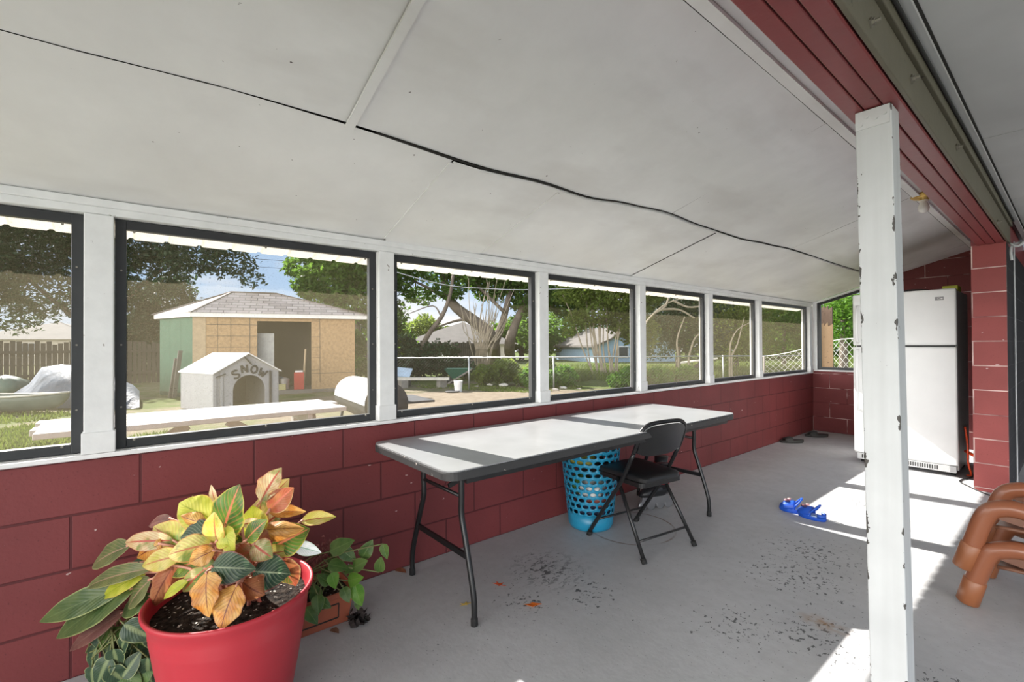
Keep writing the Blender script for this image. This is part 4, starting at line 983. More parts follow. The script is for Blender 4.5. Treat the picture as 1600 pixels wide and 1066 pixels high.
# things inside the shed doorway
def shed_item(name, lab, cat, u, w, z, build, m_):
    o = obj(name, build, m_); o.location = SP(u, w, z)-q; o.rotation_euler.z = math.atan2(er.y, er.x); return tag(o, lab, cat)
bm = B(); box(bm, -.30, .30, 0, .03, 0, 1.15); shed_item('panel', 'pale grey panel leaning inside the dark shed doorway', 'panel', .43, .24, .45, bm, plain('pale_grey_panel', (.42, .42, .40), .7))
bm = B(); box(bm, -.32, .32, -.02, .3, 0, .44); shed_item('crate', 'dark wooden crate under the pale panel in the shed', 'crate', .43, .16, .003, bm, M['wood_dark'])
bm = B(); box(bm, -.13, .13, -.12, .12, 0, .48); o = shed_item('fuel_can', 'red fuel can standing at the right of the shed doorway', 'can', .625, .16, .005, bm, plain('red_paint', (.42, .03, .025), .45))
bm = B(); box(bm, -.10, .10, -.08, .08, .482, .53); c_ = obj('lid', bm, M['fascia'], o)
bm = B(); blob(bm, (0, 0, .2), (.4, .2, .2), 2, .4, 4, 3); shed_item('tarp_bundle', 'dark blue bundle lying on the shed floor', 'bundle', .53, .45, .01, bm, plain('dark_blue_tarp', (.03, .07, .13), .5))
bm = B(); lathe(bm, [(.12, 0), (.13, .3), (.02, .34)], seg=16, capt=True); shed_item('bucket', 'grey tub on the shed floor beside the red can', 'bucket', .56, .24, .005, bm, plain('grey_tub', (.30, .28, .26), .6))
bm = B(); box(bm, -.14, .14, -.1, .1, 0, .16); shed_item('toolbox', 'small pale yellow box low in the shed doorway', 'box', .505, .12, .005, bm, plain('pale_yellow', (.45, .40, .18), .6))
bm = B(); bar(bm, (0, 0, 0), (.06, .05, 1.15), .05, .03); shed_item('plank', 'pale plank leaning at the right jamb of the shed doorway', 'plank', .645, .14, .005, bm, M['osb_light'])
for k, (px, w_) in enumerate(((272, .15), (266, .28))):
    a = at(px, 618, 12.2); a.z = GZ; bm = B(); bar(bm, (0, 0, 0), V((.25, .12, 1.25-.2*k)), .10, .03); o = obj('plank', bm, M['weathered']); o.location = a; tag(o, ['grey plank leaning on the green side of the shed, the taller of two', 'grey plank leaning on the green side of the shed, the shorter of two'][k], 'plank')

# ------------------------------------------------------------------ dog house
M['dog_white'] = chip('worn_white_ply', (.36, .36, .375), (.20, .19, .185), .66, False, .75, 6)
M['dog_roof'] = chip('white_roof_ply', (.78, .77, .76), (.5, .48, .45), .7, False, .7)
M['black_paint'] = plain('black_brush_paint', (.022, .021, .022), .7)
dg = 9.5
DC = dl(dg, -.648*dg, 0); DR = dl(dg*1.10, -.556*dg, 0); DL = dl(dg*1.08, -.775*dg, 0)
er2 = DR-DC; el2 = DL-DC; t = thing('dog_house', 'weathered white plywood dog house with SNOW painted over its arched door', 'dog house', (DC.x, DC.y, GZ)); q = sub(t)
def DP(u, w, z): return DC+er2*u+el2*w+V((0, 0, z))+q
zA, zPk = .68, 1.065; dU = er2.normalized(); nF = V((dU.y, -dU.x, 0)); nF = nF if nF.dot(EYEV-DC) > 0 else -nF   # outward front normal
bm = B()
def fp(u, z): return DP(u, 0, z)
topz = lambda u: zA+(zPk-zA)*(u/.5 if u < .5 else (1-u)/.5)
strips = [(0, GZ, 0)]
us = [.285] + [.53-.245*math.cos(PI*k/12) for k in range(1, 12)] + [.775]
zs = [.29] + [.29+.33*math.sin(PI*k/12) for k in range(1, 12)] + [.29]
prism(bm, [fp(0, GZ), fp(.285, GZ), fp(.285, topz(.285)), fp(0, topz(0))], -nF*.02); prism(bm, [fp(.775, GZ), fp(1, GZ), fp(1, topz(1)), fp(.775, topz(.775))], -nF*.02)
for i in range(len(us)-1):
    pts_ = [fp(us[i], zs[i]), fp(us[i+1], zs[i+1]), fp(us[i+1], topz(us[i+1]))]
    if us[i] < .5 < us[i+1]: pts_.append(fp(.5, zPk))
    pts_.append(fp(us[i], topz(us[i]))); prism(bm, pts_, -nF*.02)
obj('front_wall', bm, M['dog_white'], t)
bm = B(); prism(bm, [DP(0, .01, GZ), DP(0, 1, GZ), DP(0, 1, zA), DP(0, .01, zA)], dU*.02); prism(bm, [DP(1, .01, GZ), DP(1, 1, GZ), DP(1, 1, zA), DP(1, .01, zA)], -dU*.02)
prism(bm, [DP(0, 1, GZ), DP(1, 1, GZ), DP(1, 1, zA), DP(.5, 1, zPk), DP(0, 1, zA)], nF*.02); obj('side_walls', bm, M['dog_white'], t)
bm = B(); bar(bm, DP(.02, -.012, GZ), DP(.02, -.012, zA-.04), .06, .018, nF); bar(bm, DP(.115, -.012, GZ), DP(.115, -.012, zA+.02), .05, .012, nF); bar(bm, DP(.93, -.012, GZ), DP(.93, -.012, zA), .12, .012, nF); obj('corner_trim', bm, M['dog_white'], t)
bm = B()
for (u0, u1) in ((-.02, .5), (1.02, .5)):
    z0 = topz(0)-.014; prism(bm, [DP(u0, -.05, z0), DP(u1, -.05, zPk+.012), DP(u1, 1.04, zPk+.012), DP(u0, 1.04, z0)], (0, 0, .022))
obj('roof', bm, M['dog_roof'], t)
ins = obj('interior_dark_sheet', (lambda b_: (prism(b_, [DP(.03, .9, GZ), DP(.97, .9, GZ), DP(.97, .9, zA), DP(.03, .9, zA)], nF*.01), b_)[1])(B()), M['wood_dark'], t)  # dark sheet added inside so the doorway looks shaded
# painted letters S N O W following the arch, and the two black bars
def strokes(u, z, rot, sc, lines, w):
    bm = B()
    for ln in lines:
        P = []
        for (x, y) in ln:
            X = (x*math.cos(rot)-y*math.sin(rot))*sc; Y = (x*math.sin(rot)+y*math.cos(rot))*sc
            P.append(DP(u, 0, z)+dU*X+V((0, 0, Y))+nF*.006)
        tube(bm, smoothpts(P, 3) if len(P) > 4 else P, w, 6)
    return bm
Sx = [(.35, .38), (.1, .5), (-.25, .42), (-.32, .2), (-.05, .03), (.28, -.12), (.30, -.36), (.0, -.5), (-.38, -.40)]
Nx = [(-.33, -.5), (-.30, .5), (.30, -.5), (.33, .5)]
Ox = [(.36*math.cos(a), .46*math.sin(a)) for a in [2*PI*k/12 for k in range(13)]]
Wx = [(-.45, .5), (-.22, -.5), (0, .2), (.2, -.5), (.45, .5)]
lt = []
for ch, u, z, ro, L in (('S', .325, .645, .40, [Sx]), ('N', .455, .755, .15, [Nx[:2], Nx[1:3], Nx[2:]]), ('O', .605, .735, -.2, [Ox]), ('W', .735, .655, -.55, [Wx[:2], Wx[1:3], Wx[2:4], Wx[3:]])):
    lt.append(obj('painted_letter', strokes(u, z, ro, .165, L, .021), M['black_paint'], t)); lt[-1]['label'] = 'black painted letter ' + ch
bm = B(); bar(bm, DP(.455, -.02, 1.0), DP(.555, -.02, .845), .014, .085, nF); obj('black_bar', bm, M['black_paint'], t)
bm = B(); bar(bm, DP(.845, -.02, .70), DP(.845, -.02, GZ), .014, .085, nF); obj('black_bar', bm, M['black_paint'], t)
bm = B(); bar(bm, DP(.03, -.02, .60), DP(.17, -.02, .665), .014, .035, nF); obj('black_bar', bm, M['black_paint'], t)

# ------------------------------------------------------------------ picnic table
M['bleached'] = chip('sun_bleached_plank', (.46, .43, .40), (.3, .27, .24), .70, True, .8, 4); M['bleached_side'] = M['weathered']
t = thing('picnic_table', 'long sun bleached plank picnic table standing just outside the windows', 'table', (-4.75, .52, GZ)); q = sub(t)
PZ = .655
for i in range(4):
    x0 = -5.27+i*.205; bm = B(); y0 = -.60+.03*(i % 2)+.01*i; y1 = 1.56+.05*(i == 1)+.02*(i % 2); box(bm, x0+q.x, x0+.195+q.x, y0+q.y, y1+q.y, PZ-.042-GZ, PZ-GZ); obj('plank', bm, M['bleached'], t, bevel=.006)
def pbar(name, a, b, w, h, m_='bleached'): bm = B(); bar(bm, V(a)+q, V(b)+q, w, h); obj(name, bm, M[m_], t)
for y in (-.25, 1.25):
    pbar('cleat', (-5.24, y, PZ-.087), (-4.48, y, PZ-.087), .04, .088)
    pbar('leg', (-5.15, y+.045, PZ-.06), (-5.45, y+.045, GZ+.02), .045, .095); pbar('leg', (-4.60, y+.045, PZ-.06), (-4.28, y+.045, GZ+.02), .045, .095)
    pbar('leg_brace', (-5.36, y-.0, .18), (-4.37, y, .18), .04, .09)
pbar('brace', (-4.87, -.2, .20), (-4.87, .35, PZ-.09), .04, .08)
pbar('brace', (-4.87, 1.2, .20), (-4.87, .65, PZ-.09), .04, .08)

# ------------------------------------------------------------------ drum smoker
M['drum_white'] = chip('white_drum_enamel', (.66, .65, .64), (.45, .38, .32), .66, False, .5, 6); M['drum_dark'] = plain('sooty_steel', (.05, .05, .052), .6, .3, .25, 6)
nb = dl(6.6, (604-800)/FPX*6.6, .40); fb = dl(8.1, (551-800)/FPX*8.1, .40)
t = thing('drum_smoker', 'white half drum smoker with a dark end lying beyond the picnic table', 'smoker', (nb.x, nb.y, GZ)); q = sub(t)
ax = (fb-nb).normalized(); sdv = ax.cross(V((0, 0, 1))).normalized(); R_ = .315
def drum(a0, a1, r, n=16, z=0): return [V((0, 0, 0))+sdv*r*math.cos(a0+(a1-a0)*k/n)+V((0, 0, r*math.sin(a0+(a1-a0)*k/n))) for k in range(n+1)]
bm = B(); loft(bm, [[c+q+p for p in drum(0, PI, R_*s)] for c, s in ((nb, 1), (nb+ax*.5, 1), (nb+ax*1.2, 1), (fb, .98), (fb+ax*.12, .8), (fb+ax*.18, .4))]); obj('lid', bm, M['drum_white'], t, True, autosm=.8)
bm = B(); loft(bm, [[c+q+p for p in drum(PI, 2*PI, R_*.98)] for c in (nb, fb)]); obj('fire_box', bm, M['drum_dark'], t, True, autosm=.8)
bm = B(); loft(bm, [[c+q+p for p in drum(0, 2*PI, R_*1.01, 28)[:-1]] for c in (nb-ax*.012, nb-ax*.002)]); 
for z in (-.18, -.06, .06, .18):
    w_ = math.sqrt(R_**2-z*z)*.95; bar(bm, nb-ax*.016+q+V((0, 0, z))-sdv*w_, nb-ax*.016+q+V((0, 0, z))+sdv*w_, .012, .012)
obj('end_cap', bm, M['drum_dark'], t)
sg = 1 if (sdv.dot(RT) > 0) else -1
bm = B(); c0 = nb+sdv*sg*(R_+.16)+ax*.35+V((0, 0, .0)); prism(bm, [c0+q-sdv*.2-ax*.5, c0+q+sdv*.2-ax*.5, c0+q+sdv*.2+ax*.4, c0+q-sdv*.2+ax*.4], (0, 0, .03)); obj('side_shelf', bm, M['drum_dark'], t)
for c in (nb+ax*.15, fb-ax*.15):
    for s_ in (-1, 1):
        a = c+sdv*s_*.2+V((0, 0, -.2)); bm = B(); b = a+sdv*s_*.06; bar(bm, a+q, V((b.x, b.y, GZ-.0))+q, .04, .04); obj('leg', bm, M['drum_dark'], t)

# ------------------------------------------------------------------ bucket, wheelbarrow, loose boards, debris
M['bucket'] = plain('white_bucket_plastic', (.70, .69, .67), .5)
b = gp(716, 613); t = thing('bucket', 'white plastic bucket standing on the sand near the green wheelbarrow', 'bucket', b)
bm = B(); lathe(bm, [(.105, .0), (.125, .30), (.132, .30), (.132, .335), (.118, .335), (.110, .05)], seg=24); obj('body', bm, M['bucket'], t, True, autosm=.6)
bm = B(); tube(bm, [V((.13*math.cos(a), .02, .30-.13*math.sin(a)*.9)) for a in [PI*k/10 for k in range(11)]], .005, 5); obj('handle', bm, M['galv'], t)
bm = B(); lathe(bm, [(.19, 0), (.21, .05), (.20, .055)], seg=20, capt=True); o = obj('pan', bm, M['drum_dark']); p = gp(707, 614); o.location = p; tag(o, 'low dark round pan on the sand at the foot of the white bucket', 'pan')
b = gp(706, 600); dW = (b-EYEV).dot(FW)
t = thing('wheelbarrow', 'dark green wheelbarrow tipped up beside the weeds', 'wheelbarrow', b); q = -b
M['barrow'] = plain('dark_green_paint', (.012, .085, .055), .45)
bm = B()
tp = [at(694, 577, dW), at(736, 577, dW)]; bt = [at(705, 592, dW), at(718, 592, dW)]; back = FW*.55
ring0 = [tp[0], tp[1], tp[1]+back, tp[0]+back]; ring1 = [bt[0]+back*.25, bt[1]+back*.25, bt[1]+back*.8, bt[0]+back*.8]
va = [bm.verts.new(p+q) for p in ring0]; vb = [bm.verts.new(p+q) for p in ring1]
for k in range(4): bm.faces.new((va[k], va[(k+1) % 4], vb[(k+1) % 4], vb[k]))
bm.faces.new(vb); o = obj('tray', bm, M['barrow'], t); s_ = o.modifiers.new('t', 'SOLIDIFY'); s_.thickness = .02
bm = B(); tube(bm, [p+q for p in ring0], .016, 6, closed=True); obj('rim', bm, M['barrow'], t)
for k, off in enumerate((-.02, .5)):
    bm = B(); bar(bm, at(737, 577, dW)+FW*off+q, at(700, 601, dW)+FW*off+q+V((0, 0, .03)), .045, .05); obj('handle', bm, M['weathered'], t)
bm = B(); c_ = at(700, 596, dW)+FW*.25+q; tube(bm, [c_-FW*.04, c_-FW*.03, c_+FW*.03, c_+FW*.04], [.12, .155, .155, .12], 18); obj('wheel', bm, M['rubber'], t)
M['board_pale'] = plain('pale_board', (.50, .48, .43), .8)
a = at(618, 592, 14.9); b_ = at(702, 592, 14.6); bm = B(); bar(bm, V((0, 0, 0)), b_-a, .12, .09); o = obj('plank', bm, M['board_pale']); o.location = a; o.location.z = at(618, 592, 14.9).z; tag(o, 'long pale plank lying level left of the green wheelbarrow', 'plank')
for px in (630, 690):
    bm = B(); p = at(px, 592, 14.78); box(bm, -.12, .12, -.12, .12, 0, p.z-.05-GZ); o = obj('concrete_block', bm, plain('rough_concrete', (.20, .19, .17), .9)); o.location = (p.x, p.y, GZ); tag(o, 'grey concrete block under the %s end of the long pale plank' % ('far left' if px == 630 else 'wheelbarrow'), 'block')
p0 = at(626, 583, 15.4); bm = B(); box(bm, -.35, .35, -.25, .25, 0, .05); o = obj('metal_sheet', bm, plain('pale_blue_sheet', (.42, .52, .60), .5)); o.location = p0; o.rotation_euler = (.55, .1, .9); tag(o, 'pale blue metal sheet tilted against the dark bush', 'sheet')
bm = B(); box(bm, -.3, .3, -.2, .2, 0, max(.1, p0.z-GZ-.22)); o = obj('crate', bm, M['wood_dark']); o.location = (p0.x, p0.y, GZ); o.rotation_euler.z = .9; tag(o, 'dark crate under the pale blue metal sheet', 'crate')
p0 = at(573, 590, 15.2); p0.z = GZ; bm = B(); bar(bm, (0, 0, 0), (.3, .5, .5), .5, .03); o = obj('metal_sheet', bm, M['board_pale']); o.location = p0; tag(o, 'pale sheet leaning by the right corner of the shed', 'sheet')
stones = [(787, 604, .13), (765, 603, .09), (880, 608, .10), (868, 611, .09), (905, 609, .06), (745, 605, .06), (842, 606, .06)]
slab = ['largest pale stone on the sand before the wire fence', 'flat pale stone left of the largest stone', 'pale stone under the wire fence in the fourth window', 'second pale stone left of the fence post', 'small stone near the fence post', 'small stone right of the white bucket', 'small stone left of the fourth window post']
for k, (x, y, r) in enumerate(stones):
    p = gp(x, y); bm = B(); blob(bm, (0, 0, r*.3), (r*1.5, r, r*.55), 2, .4, 4, k); o = obj('stone', bm, M['board_pale'] if k in (0, 1, 2) else M['weathered']); o.location = p; tag(o, slab[k], 'stone', 'stones along the fence')

# ------------------------------------------------------------------ canoe and tarp at the left
M['canoe'] = plain('grey_green_hull', (.10, .125, .105), .6, 0, .12, 6)
cb = gp(20, 650); d0 = (cb-EYEV).dot(FW)
A_ = at(-90, 640, d0+.3); Z_ = at(108, 628, d0+.5); A_.z = Z_.z = 0
t = thing('canoe', 'grey green canoe hull lying on the grass at the far left', 'canoe', (cb.x, cb.y, GZ)); q = sub(t)
bm = B(); rings = []; N_ = 16; cd = (Z_-A_); cs = cd.normalized().cross(V((0, 0, 1)))
for i in range(N_+1):
    u = -1+2*i/N_; w = max(.02, .36*(1-abs(u)**2.4)); zt_ = GZ+.36+.06*u*u; zb = GZ+.02+.28*abs(u)**6; c = A_+cd*(i/N_)
    rings.append([V((c.x, c.y, zt_-(zt_-zb)*math.sin(PI*k/10)))+cs*w*math.cos(PI*k/10)+q for k in range(11)])
vr = [[bm.verts.new(p) for p in r] for r in rings]
for a, b in zip(vr, vr[1:]):
    for k in range(10): bm.faces.new((a[k], a[k+1], b[k+1], b[k]))
o = obj('hull', bm, M['canoe'], t, True); s_ = o.modifiers.new('t', 'SOLIDIFY'); s_.thickness = .02
bm = B()
for k in (0, 10): tube(bm, [r[k] for r in rings], .022, 6)
obj('gunwale', bm, M['board_pale'], t, True)
m = MT('blue_grey_tarp'); c = m.mix(m.mr(m.noise(3, 5), .35, .65), (.03, .046, .075), (.075, .10, .14)); M['tarp'] = m.done(m.bsdf(c, .55, 0, m.bump(m.noise(6, 5), .5, .05)))
dT = d0+1.9
prof_ = [(20, 616), (45, 600), (65, 573), (95, 571), (125, 572), (150, 580), (185, 592), (208, 602), (218, 612)]
base_ = at(110, 610, dT); base_.z = GZ; bm = B(); rings = []
for (x, y) in prof_:
    tpz = at(x, y, dT).z; r_ = []
    for k in range(9):
        v = k/8; off = (v-.5)*2.0; hgt = GZ+.02+(tpz-GZ-.02)*(math.sin(PI*v)**.7 if 0 < v < 1 else 0); p = at(x, 600, dT+off); r_.append(V((p.x, p.y, hgt+.05*mnoise.noise(V((p.x*3, p.y*3, k))))))
    rings.append(r_)
vr = [[bm.verts.new(p-base_) for p in r] for r in rings]
for a, b in zip(vr, vr[1:]):
    for k in range(8): bm.faces.new((a[k], a[k+1], b[k+1], b[k]))
o = obj('tarp', bm, M['tarp'], None, True); o.location = base_; tag(o, 'blue grey tarp draped over a heap behind the canoe', 'tarp')
p0 = at(8, 612, d0+2.5); p0.z = GZ; bm = B(); blob(bm, (0, 0, .3), (.7, .5, .35), 2, .3, 3, 9); o = obj('tarp', bm, plain('green_tarp', (.08, .13, .10), .6), smooth=True); o.location = p0; tag(o, 'small green tarp heap at the far left edge', 'tarp')

# ------------------------------------------------------------------ houses beyond
M['stucco'] = plain('pale_stucco', (.55, .50, .43), .9, 0, .06); M['roof_grey'] = plain('grey_roofing', (.095, .086, .078), .9, 0, .12, 2); M['blue_wall'] = plain('blue_siding', (.26, .38, .50), .8, 0, .06); M['glass_dark'] = plain('dark_house_glass', (.03, .04, .05), .15)
def house(lab, a, b, dep_, ze, zr, wall_m, gable=False, wins=()):
    a = V(a); b = V(b); a.z = b.z = GZ; u = (b-a); L = u.length; u.normalize(); v = V((-u.y, u.x, 0)); v = v if v.dot(a) > 0 else -v
    t = thing('house', lab, 'house', a); P = lambda s, w, z: u*s+v*w+V((0, 0, z-GZ))
    bm = B(); prism(bm, [P(0, 0, GZ), P(L, 0, GZ), P(L, dep_, GZ), P(0, dep_, GZ)], (0, 0, ze-GZ))
    if gable: prism(bm, [P(0, 0, ze), P(L, 0, ze), P(L/2, 0, zr)], v*dep_)
    obj('wall', bm, M[wall_m], t); bm = B(); o_ = .5
    if gable:
        for s0 in (0, 1):
            e0 = P(-o_ if s0 == 0 else L+o_, 0, ze-o_*(zr-ze)/(L/2)); prism(bm, [e0-v*.4, P(L/2, -.4, zr+.02), P(L/2, dep_+.4, zr+.02), e0+v*(dep_+.4)], (0, 0, .15))
    else:
        e = [P(-o_, -o_, ze), P(L+o_, -o_, ze), P(L+o_, dep_+o_, ze), P(-o_, dep_+o_, ze)]; r0, r1 = P(dep_*.5, dep_/2, zr), P(L-dep_*.5, dep_/2, zr)
        for poly in ([e[0], e[1], r1, r0], [e[1], e[2], r1], [e[2], e[3], r0, r1], [e[3], e[0], r0], e[::-1]): bm.faces.new([bm.verts.new(p) for p in poly])
    obj('roof', bm, M['roof_grey'], t)
    for (s, z0, w, h) in wins:
        bm = B(); prism(bm, [P(s, -.03, z0), P(s+w, -.03, z0), P(s+w, -.03, z0+h), P(s, -.03, z0+h)], -v*.03); fr = obj('window', bm, M['fascia'], t)
        bm = B(); prism(bm, [P(s+.08, -.07, z0+.08), P(s+w-.08, -.07, z0+.08), P(s+w-.08, -.07, z0+h-.08), P(s+.08, -.07, z0+h-.08)], -v*.01); obj('pane', bm, M['glass_dark'], fr)
house('pale house with a low grey hipped roof beyond the left fence', at(-60, 560, 34), at(150, 560, 37), 8, 1.85, 3.4, 'stucco', False, [(3, .6, 1.2, 1), (7, .6, 1.2, 1)])
house('pale house with a grey brown hipped roof behind the oak', at(628, 560, 34), at(800, 560, 34), 8, 1.3, 3.1, 'stucco', False, [(5, .2, 1, .9)])
house('blue gabled house behind the pale stem clump', at(935, 560, 34), at(1055, 560, 36), 8, 1.2, 2.5, 'blue_wall', True, [(1.6, .2, .9, .9), (3.6, .2, .9, .9)])
# pale car-port roof flash seen in the fifth window
p0 = at(1092, 555, 19); p0.z = GZ; t = thing('utility_trailer', 'pale open trailer parked beyond the wire fence in the fifth window', 'trailer', p0, .5)
bm = B(); prism(bm, [(-.7, -.5, .55), (.7, -.5, .75), (.7, .5, .75), (-.7, .5, .55)], (0, 0, .05)); obj('bed', bm, M['board_pale'], t)
for y in (-.55, .55): bm = B(); tube(bm, [(0, y-.08, .26), (0, y+.08, .26)], .26, 18); obj('wheel', bm, M['rubber'], t)
bm = B(); bar(bm, (0, -.6, .26), (0, .6, .26), .05, .05); bar(bm, (0, -.3, .26), (0, -.3, .66), .05, .05); bar(bm, (0, .3, .26), (0, .3, .66), .05, .05); obj('axle', bm, M['drum_dark'], t)
# dead curved branch
b = gp(1165, 585); dB = (b-EYEV).dot(FW); t = thing('dead_branch', 'pale bare arching branch beyond the wire fence in the sixth window', 'branch', b); bm = B()
for P_ in ([(1140, 558), (1142, 535), (1153, 515), (1176, 502)], [(1143, 556), (1152, 538), (1158, 515), (1163, 496)], [(1076, 558), (1085, 530), (1098, 518)], [(1060, 560), (1058, 530), (1070, 495)]):
    tube(bm, [p-b for p in smoothpts([at(x, y, 16) for x, y in P_], 4)], [.035-.002*k for k in range(13)], 6)
    x, y = P_[0]; g0 = at(x, y, 16); tube(bm, [g0-b, V((g0.x, g0.y, GZ))-b], .035, 6)
obj('limbs', bm, M['pale_bark'], t)
bm = B(); b = at(1005, 520, 15.2)
t = thing('dead_tree', 'pale leafless branching tree at the top of the fifth window', 'tree', (b.x, b.y, GZ)); q = sub(t)
for P_ in ([(1000, 600), (1004, 520), (1022, 490), (1052, 470), (1100, 462)], [(1022, 490), (1040, 478), (1048, 450)], [(1052, 470), (1075, 480), (1100, 478)], [(1030, 484), (1060, 484), (1085, 497)]):
    tube(bm, [p+q for p in smoothpts([at(x, y, 15.2) for x, y in P_], 4)], [.04-.0017*k for k in range(17)][:(len(P_)-1)*4+1], 6)
obj('trunk', bm, M['pale_bark'], t)

# overhead wires
for k, (ya, yb, yc, r, mt) in enumerate([(391, 388, 392, .012, 'cable_dark'), (404, 402, 408, .012, 'cable_dark'), (416, 414, 420, .010, 'cable_dark')]):
    bm = B(); tube(bm, smoothpts([at(-400, ya+8, 24), at(190, yb, 26), at(420, yb+4, 27), at(700, yc+26, 29), at(1200, yc+60, 33)], 8), r, 5)
    tag(obj('power_line', bm, M[mt]), ['topmost of the three thin power lines above the yard', 'middle of the three thin power lines above the yard', 'lowest of the three thin power lines above the yard'][k], 'wire', 'power lines')
bm = B(); tube(bm, smoothpts([at(600, 420, 14), at(690, 444, 15), at(760, 451, 15.5), at(860, 452, 16.5), at(1100, 440, 19)], 6), .012, 5)
tag(obj('service_wire', bm, M['cable_white']), 'single pale wire sagging across the third window', 'wire')

# ================================================================== potted plants
def leafmat(name, base, base2, vein, edge, ribw=.05, veinamt=.5, blotch=None, trans=.35, rough=.38):
    m = MT(name); uv = m.node('ShaderNodeUVMap').outputs[0]; s = m.node('ShaderNodeSeparateXYZ', {0: uv})
    a = m.math('ABSOLUTE', m.math('SUBTRACT', s.outputs[0], .5))
    w = m.math('SINE', m.math('MULTIPLY', m.math('SUBTRACT', m.math('MULTIPLY', s.outputs[1], 1.0), m.math('MULTIPLY', a, .75)), 62))
    col = m.mix(m.mr(m.noise(22, 4), .36, .64), base, base2)
    if blotch: col = m.mix(m.mr(m.noise(14, 3), .52, .62, 0, .9), col, blotch)
    col = m.mix(m.mr(w, .35, .95, 0, veinamt), col, vein)
    col = m.mix(m.mr(a, ribw*.4, ribw, .95, 0), col, vein)
    col = m.mix(m.mr(a, .44, .49, 0, .8), col, edge)
    d = m.bsdf(col, rough, 0, m.bump(m.mr(w, -1, 1), .15, .003), .4)
    t = m.node('ShaderNodeBsdfTranslucent', {0: col}).outputs[0]
    return m.done(m.node('ShaderNodeMixShader', {0: trans, 1: d, 2: t}).outputs[0])
LM = dict(
    green=leafmat('aglaonema_green', (.030, .10, .016), (.12, .24, .03), (.62, .20, .10), (.62, .50, .08), .05, .30),
    dark=leafmat('aglaonema_dark_green', (.010, .035, .016), (.030, .075, .028), (.30, .36, .22), (.25, .06, .05), .03, .30),
    lime=leafmat('aglaonema_lime', (.42, .46, .03), (.62, .60, .10), (.30, .36, .03), (.70, .45, .12), .03, .3),
    yellow=leafmat('aglaonema_yellow', (.54, .50, .08), (.74, .64, .24), (.50, .17, .07), (.62, .22, .06), .05, .3, (.12, .24, .03)),
    cream=leafmat('aglaonema_cream_red', (.60, .42, .20), (.74, .66, .40), (.48, .07, .045), (.50, .10, .05), .07, .4, (.17, .26, .05)),
    red=leafmat('aglaonema_red', (.34, .065, .035), (.42, .17, .06), (.52, .13, .07), (.60, .45, .18), .05, .35, (.07, .13, .025)),
    orange=leafmat('aglaonema_dry_orange', (.50, .20, .03), (.66, .40, .12), (.16, .035, .015), (.30, .10, .03), .03, .35, None, .3),
    brown=leafmat('aglaonema_dry_brown', (.30, .085, .035), (.40, .17, .07), (.16, .04, .02), (.50, .30, .16), .04, .3, None, .3, .6),
    olive=leafmat('aglaonema_olive', (.10, .14, .05), (.17, .20, .07), (.40, .26, .18), (.44, .42, .20), .04, .35),
    long=leafmat('long_green_leaf', (.045, .085, .025), (.09, .13, .04), (.12, .17, .06), (.36, .40, .16), .02, .15, None, .2),
    dusky=leafmat('dusky_red_leaf', (.12, .045, .04), (.17, .075, .06), (.22, .12, .09), (.24, .16, .11), .02, .15, None, .2),
    white=leafmat('pale_bluish_leaf', (.42, .47, .50), (.58, .60, .60), (.20, .30, .24), (.3, .4, .3), .06, .35),
    heart=leafmat('pothos_leaf', (.05, .12, .022), (.12, .20, .05), (.16, .25, .07), (.22, .26, .09), .03, .12, None, .25),
    heartbright=leafmat('pothos_young_leaf', (.10, .28, .03), (.18, .36, .05), (.24, .40, .09), (.25, .36, .09), .03, .12, None, .3),
    varieg=leafmat('variegated_leaf', (.028, .065, .035), (.05, .09, .05), (.22, .28, .13), (.40, .45, .20), .13, .12, None, .2))
def leaf(base, tip, width, nrm, arch=.1, fold=.25, twist=0, heart=False, curl=0, wav=.0, seed=0):
    B_ = V(base); T_ = V(tip); n = V(nrm).normalized(); L = (T_-B_).length; Mx = (B_+T_)/2 + n*arch*L
    bm = bmesh.new(); uvl = bm.loops.layers.uv.new('UVMap'); NV, NU = 14, 8; rows = []
    for i in range(NV+1):
        v = i/NV; p = B_*(1-v)**2 + Mx*2*v*(1-v) + T_*v*v
        tg = ((Mx-B_)*(1-v)+(T_-Mx)*v).normalized(); sd_ = tg.cross(n)
        sd_ = sd_.normalized() if sd_.length > 1e-4 else tg.orthogonal().normalized()
        up = sd_.cross(tg).normalized()
        if twist: R_ = Matrix.Rotation(twist*v, 3, tg); sd_ = R_ @ sd_; up = R_ @ up
        if heart: w = width/2*(math.sin(PI*min(1, (v*1.02+.0))**.62)**.75 if 0 < v < 1 else 0)
        else: w = width/2*(math.sin(PI*v**.80)**.85 if 0 < v < 1 else 0)
        w = max(w, .0012)
        row = []
        for j in range(NU+1):
            u = -1+2*j/NU
            z = fold*abs(u)*w - curl*u*u*w*1.2 + wav*w*math.sin(v*19+seed+u*2)*abs(u)
            row.append((p+sd_*u*w+up*z, (u+1)/2, v))
        rows.append(row)
    vv = [[bm.verts.new(r[0]) for r in row] for row in rows]
    for i in range(NV):
        for j in range(NU):
            f = bm.faces.new((vv[i][j], vv[i][j+1], vv[i+1][j+1], vv[i+1][j])); f.smooth = True
            for lp, (a, b) in zip(f.loops, ((i, j), (i, j+1), (i+1, j+1), (i+1, j))): lp[uvl].uv = (rows[a][b][1], rows[a][b][2])
    return bm
def addleaf(t, bm, m_, name='leaf'):
    q_ = -V(t.location); 
    for v in bm.verts: v.co += q_
    return obj(name, bm, m_, t)
CAMD = -FW
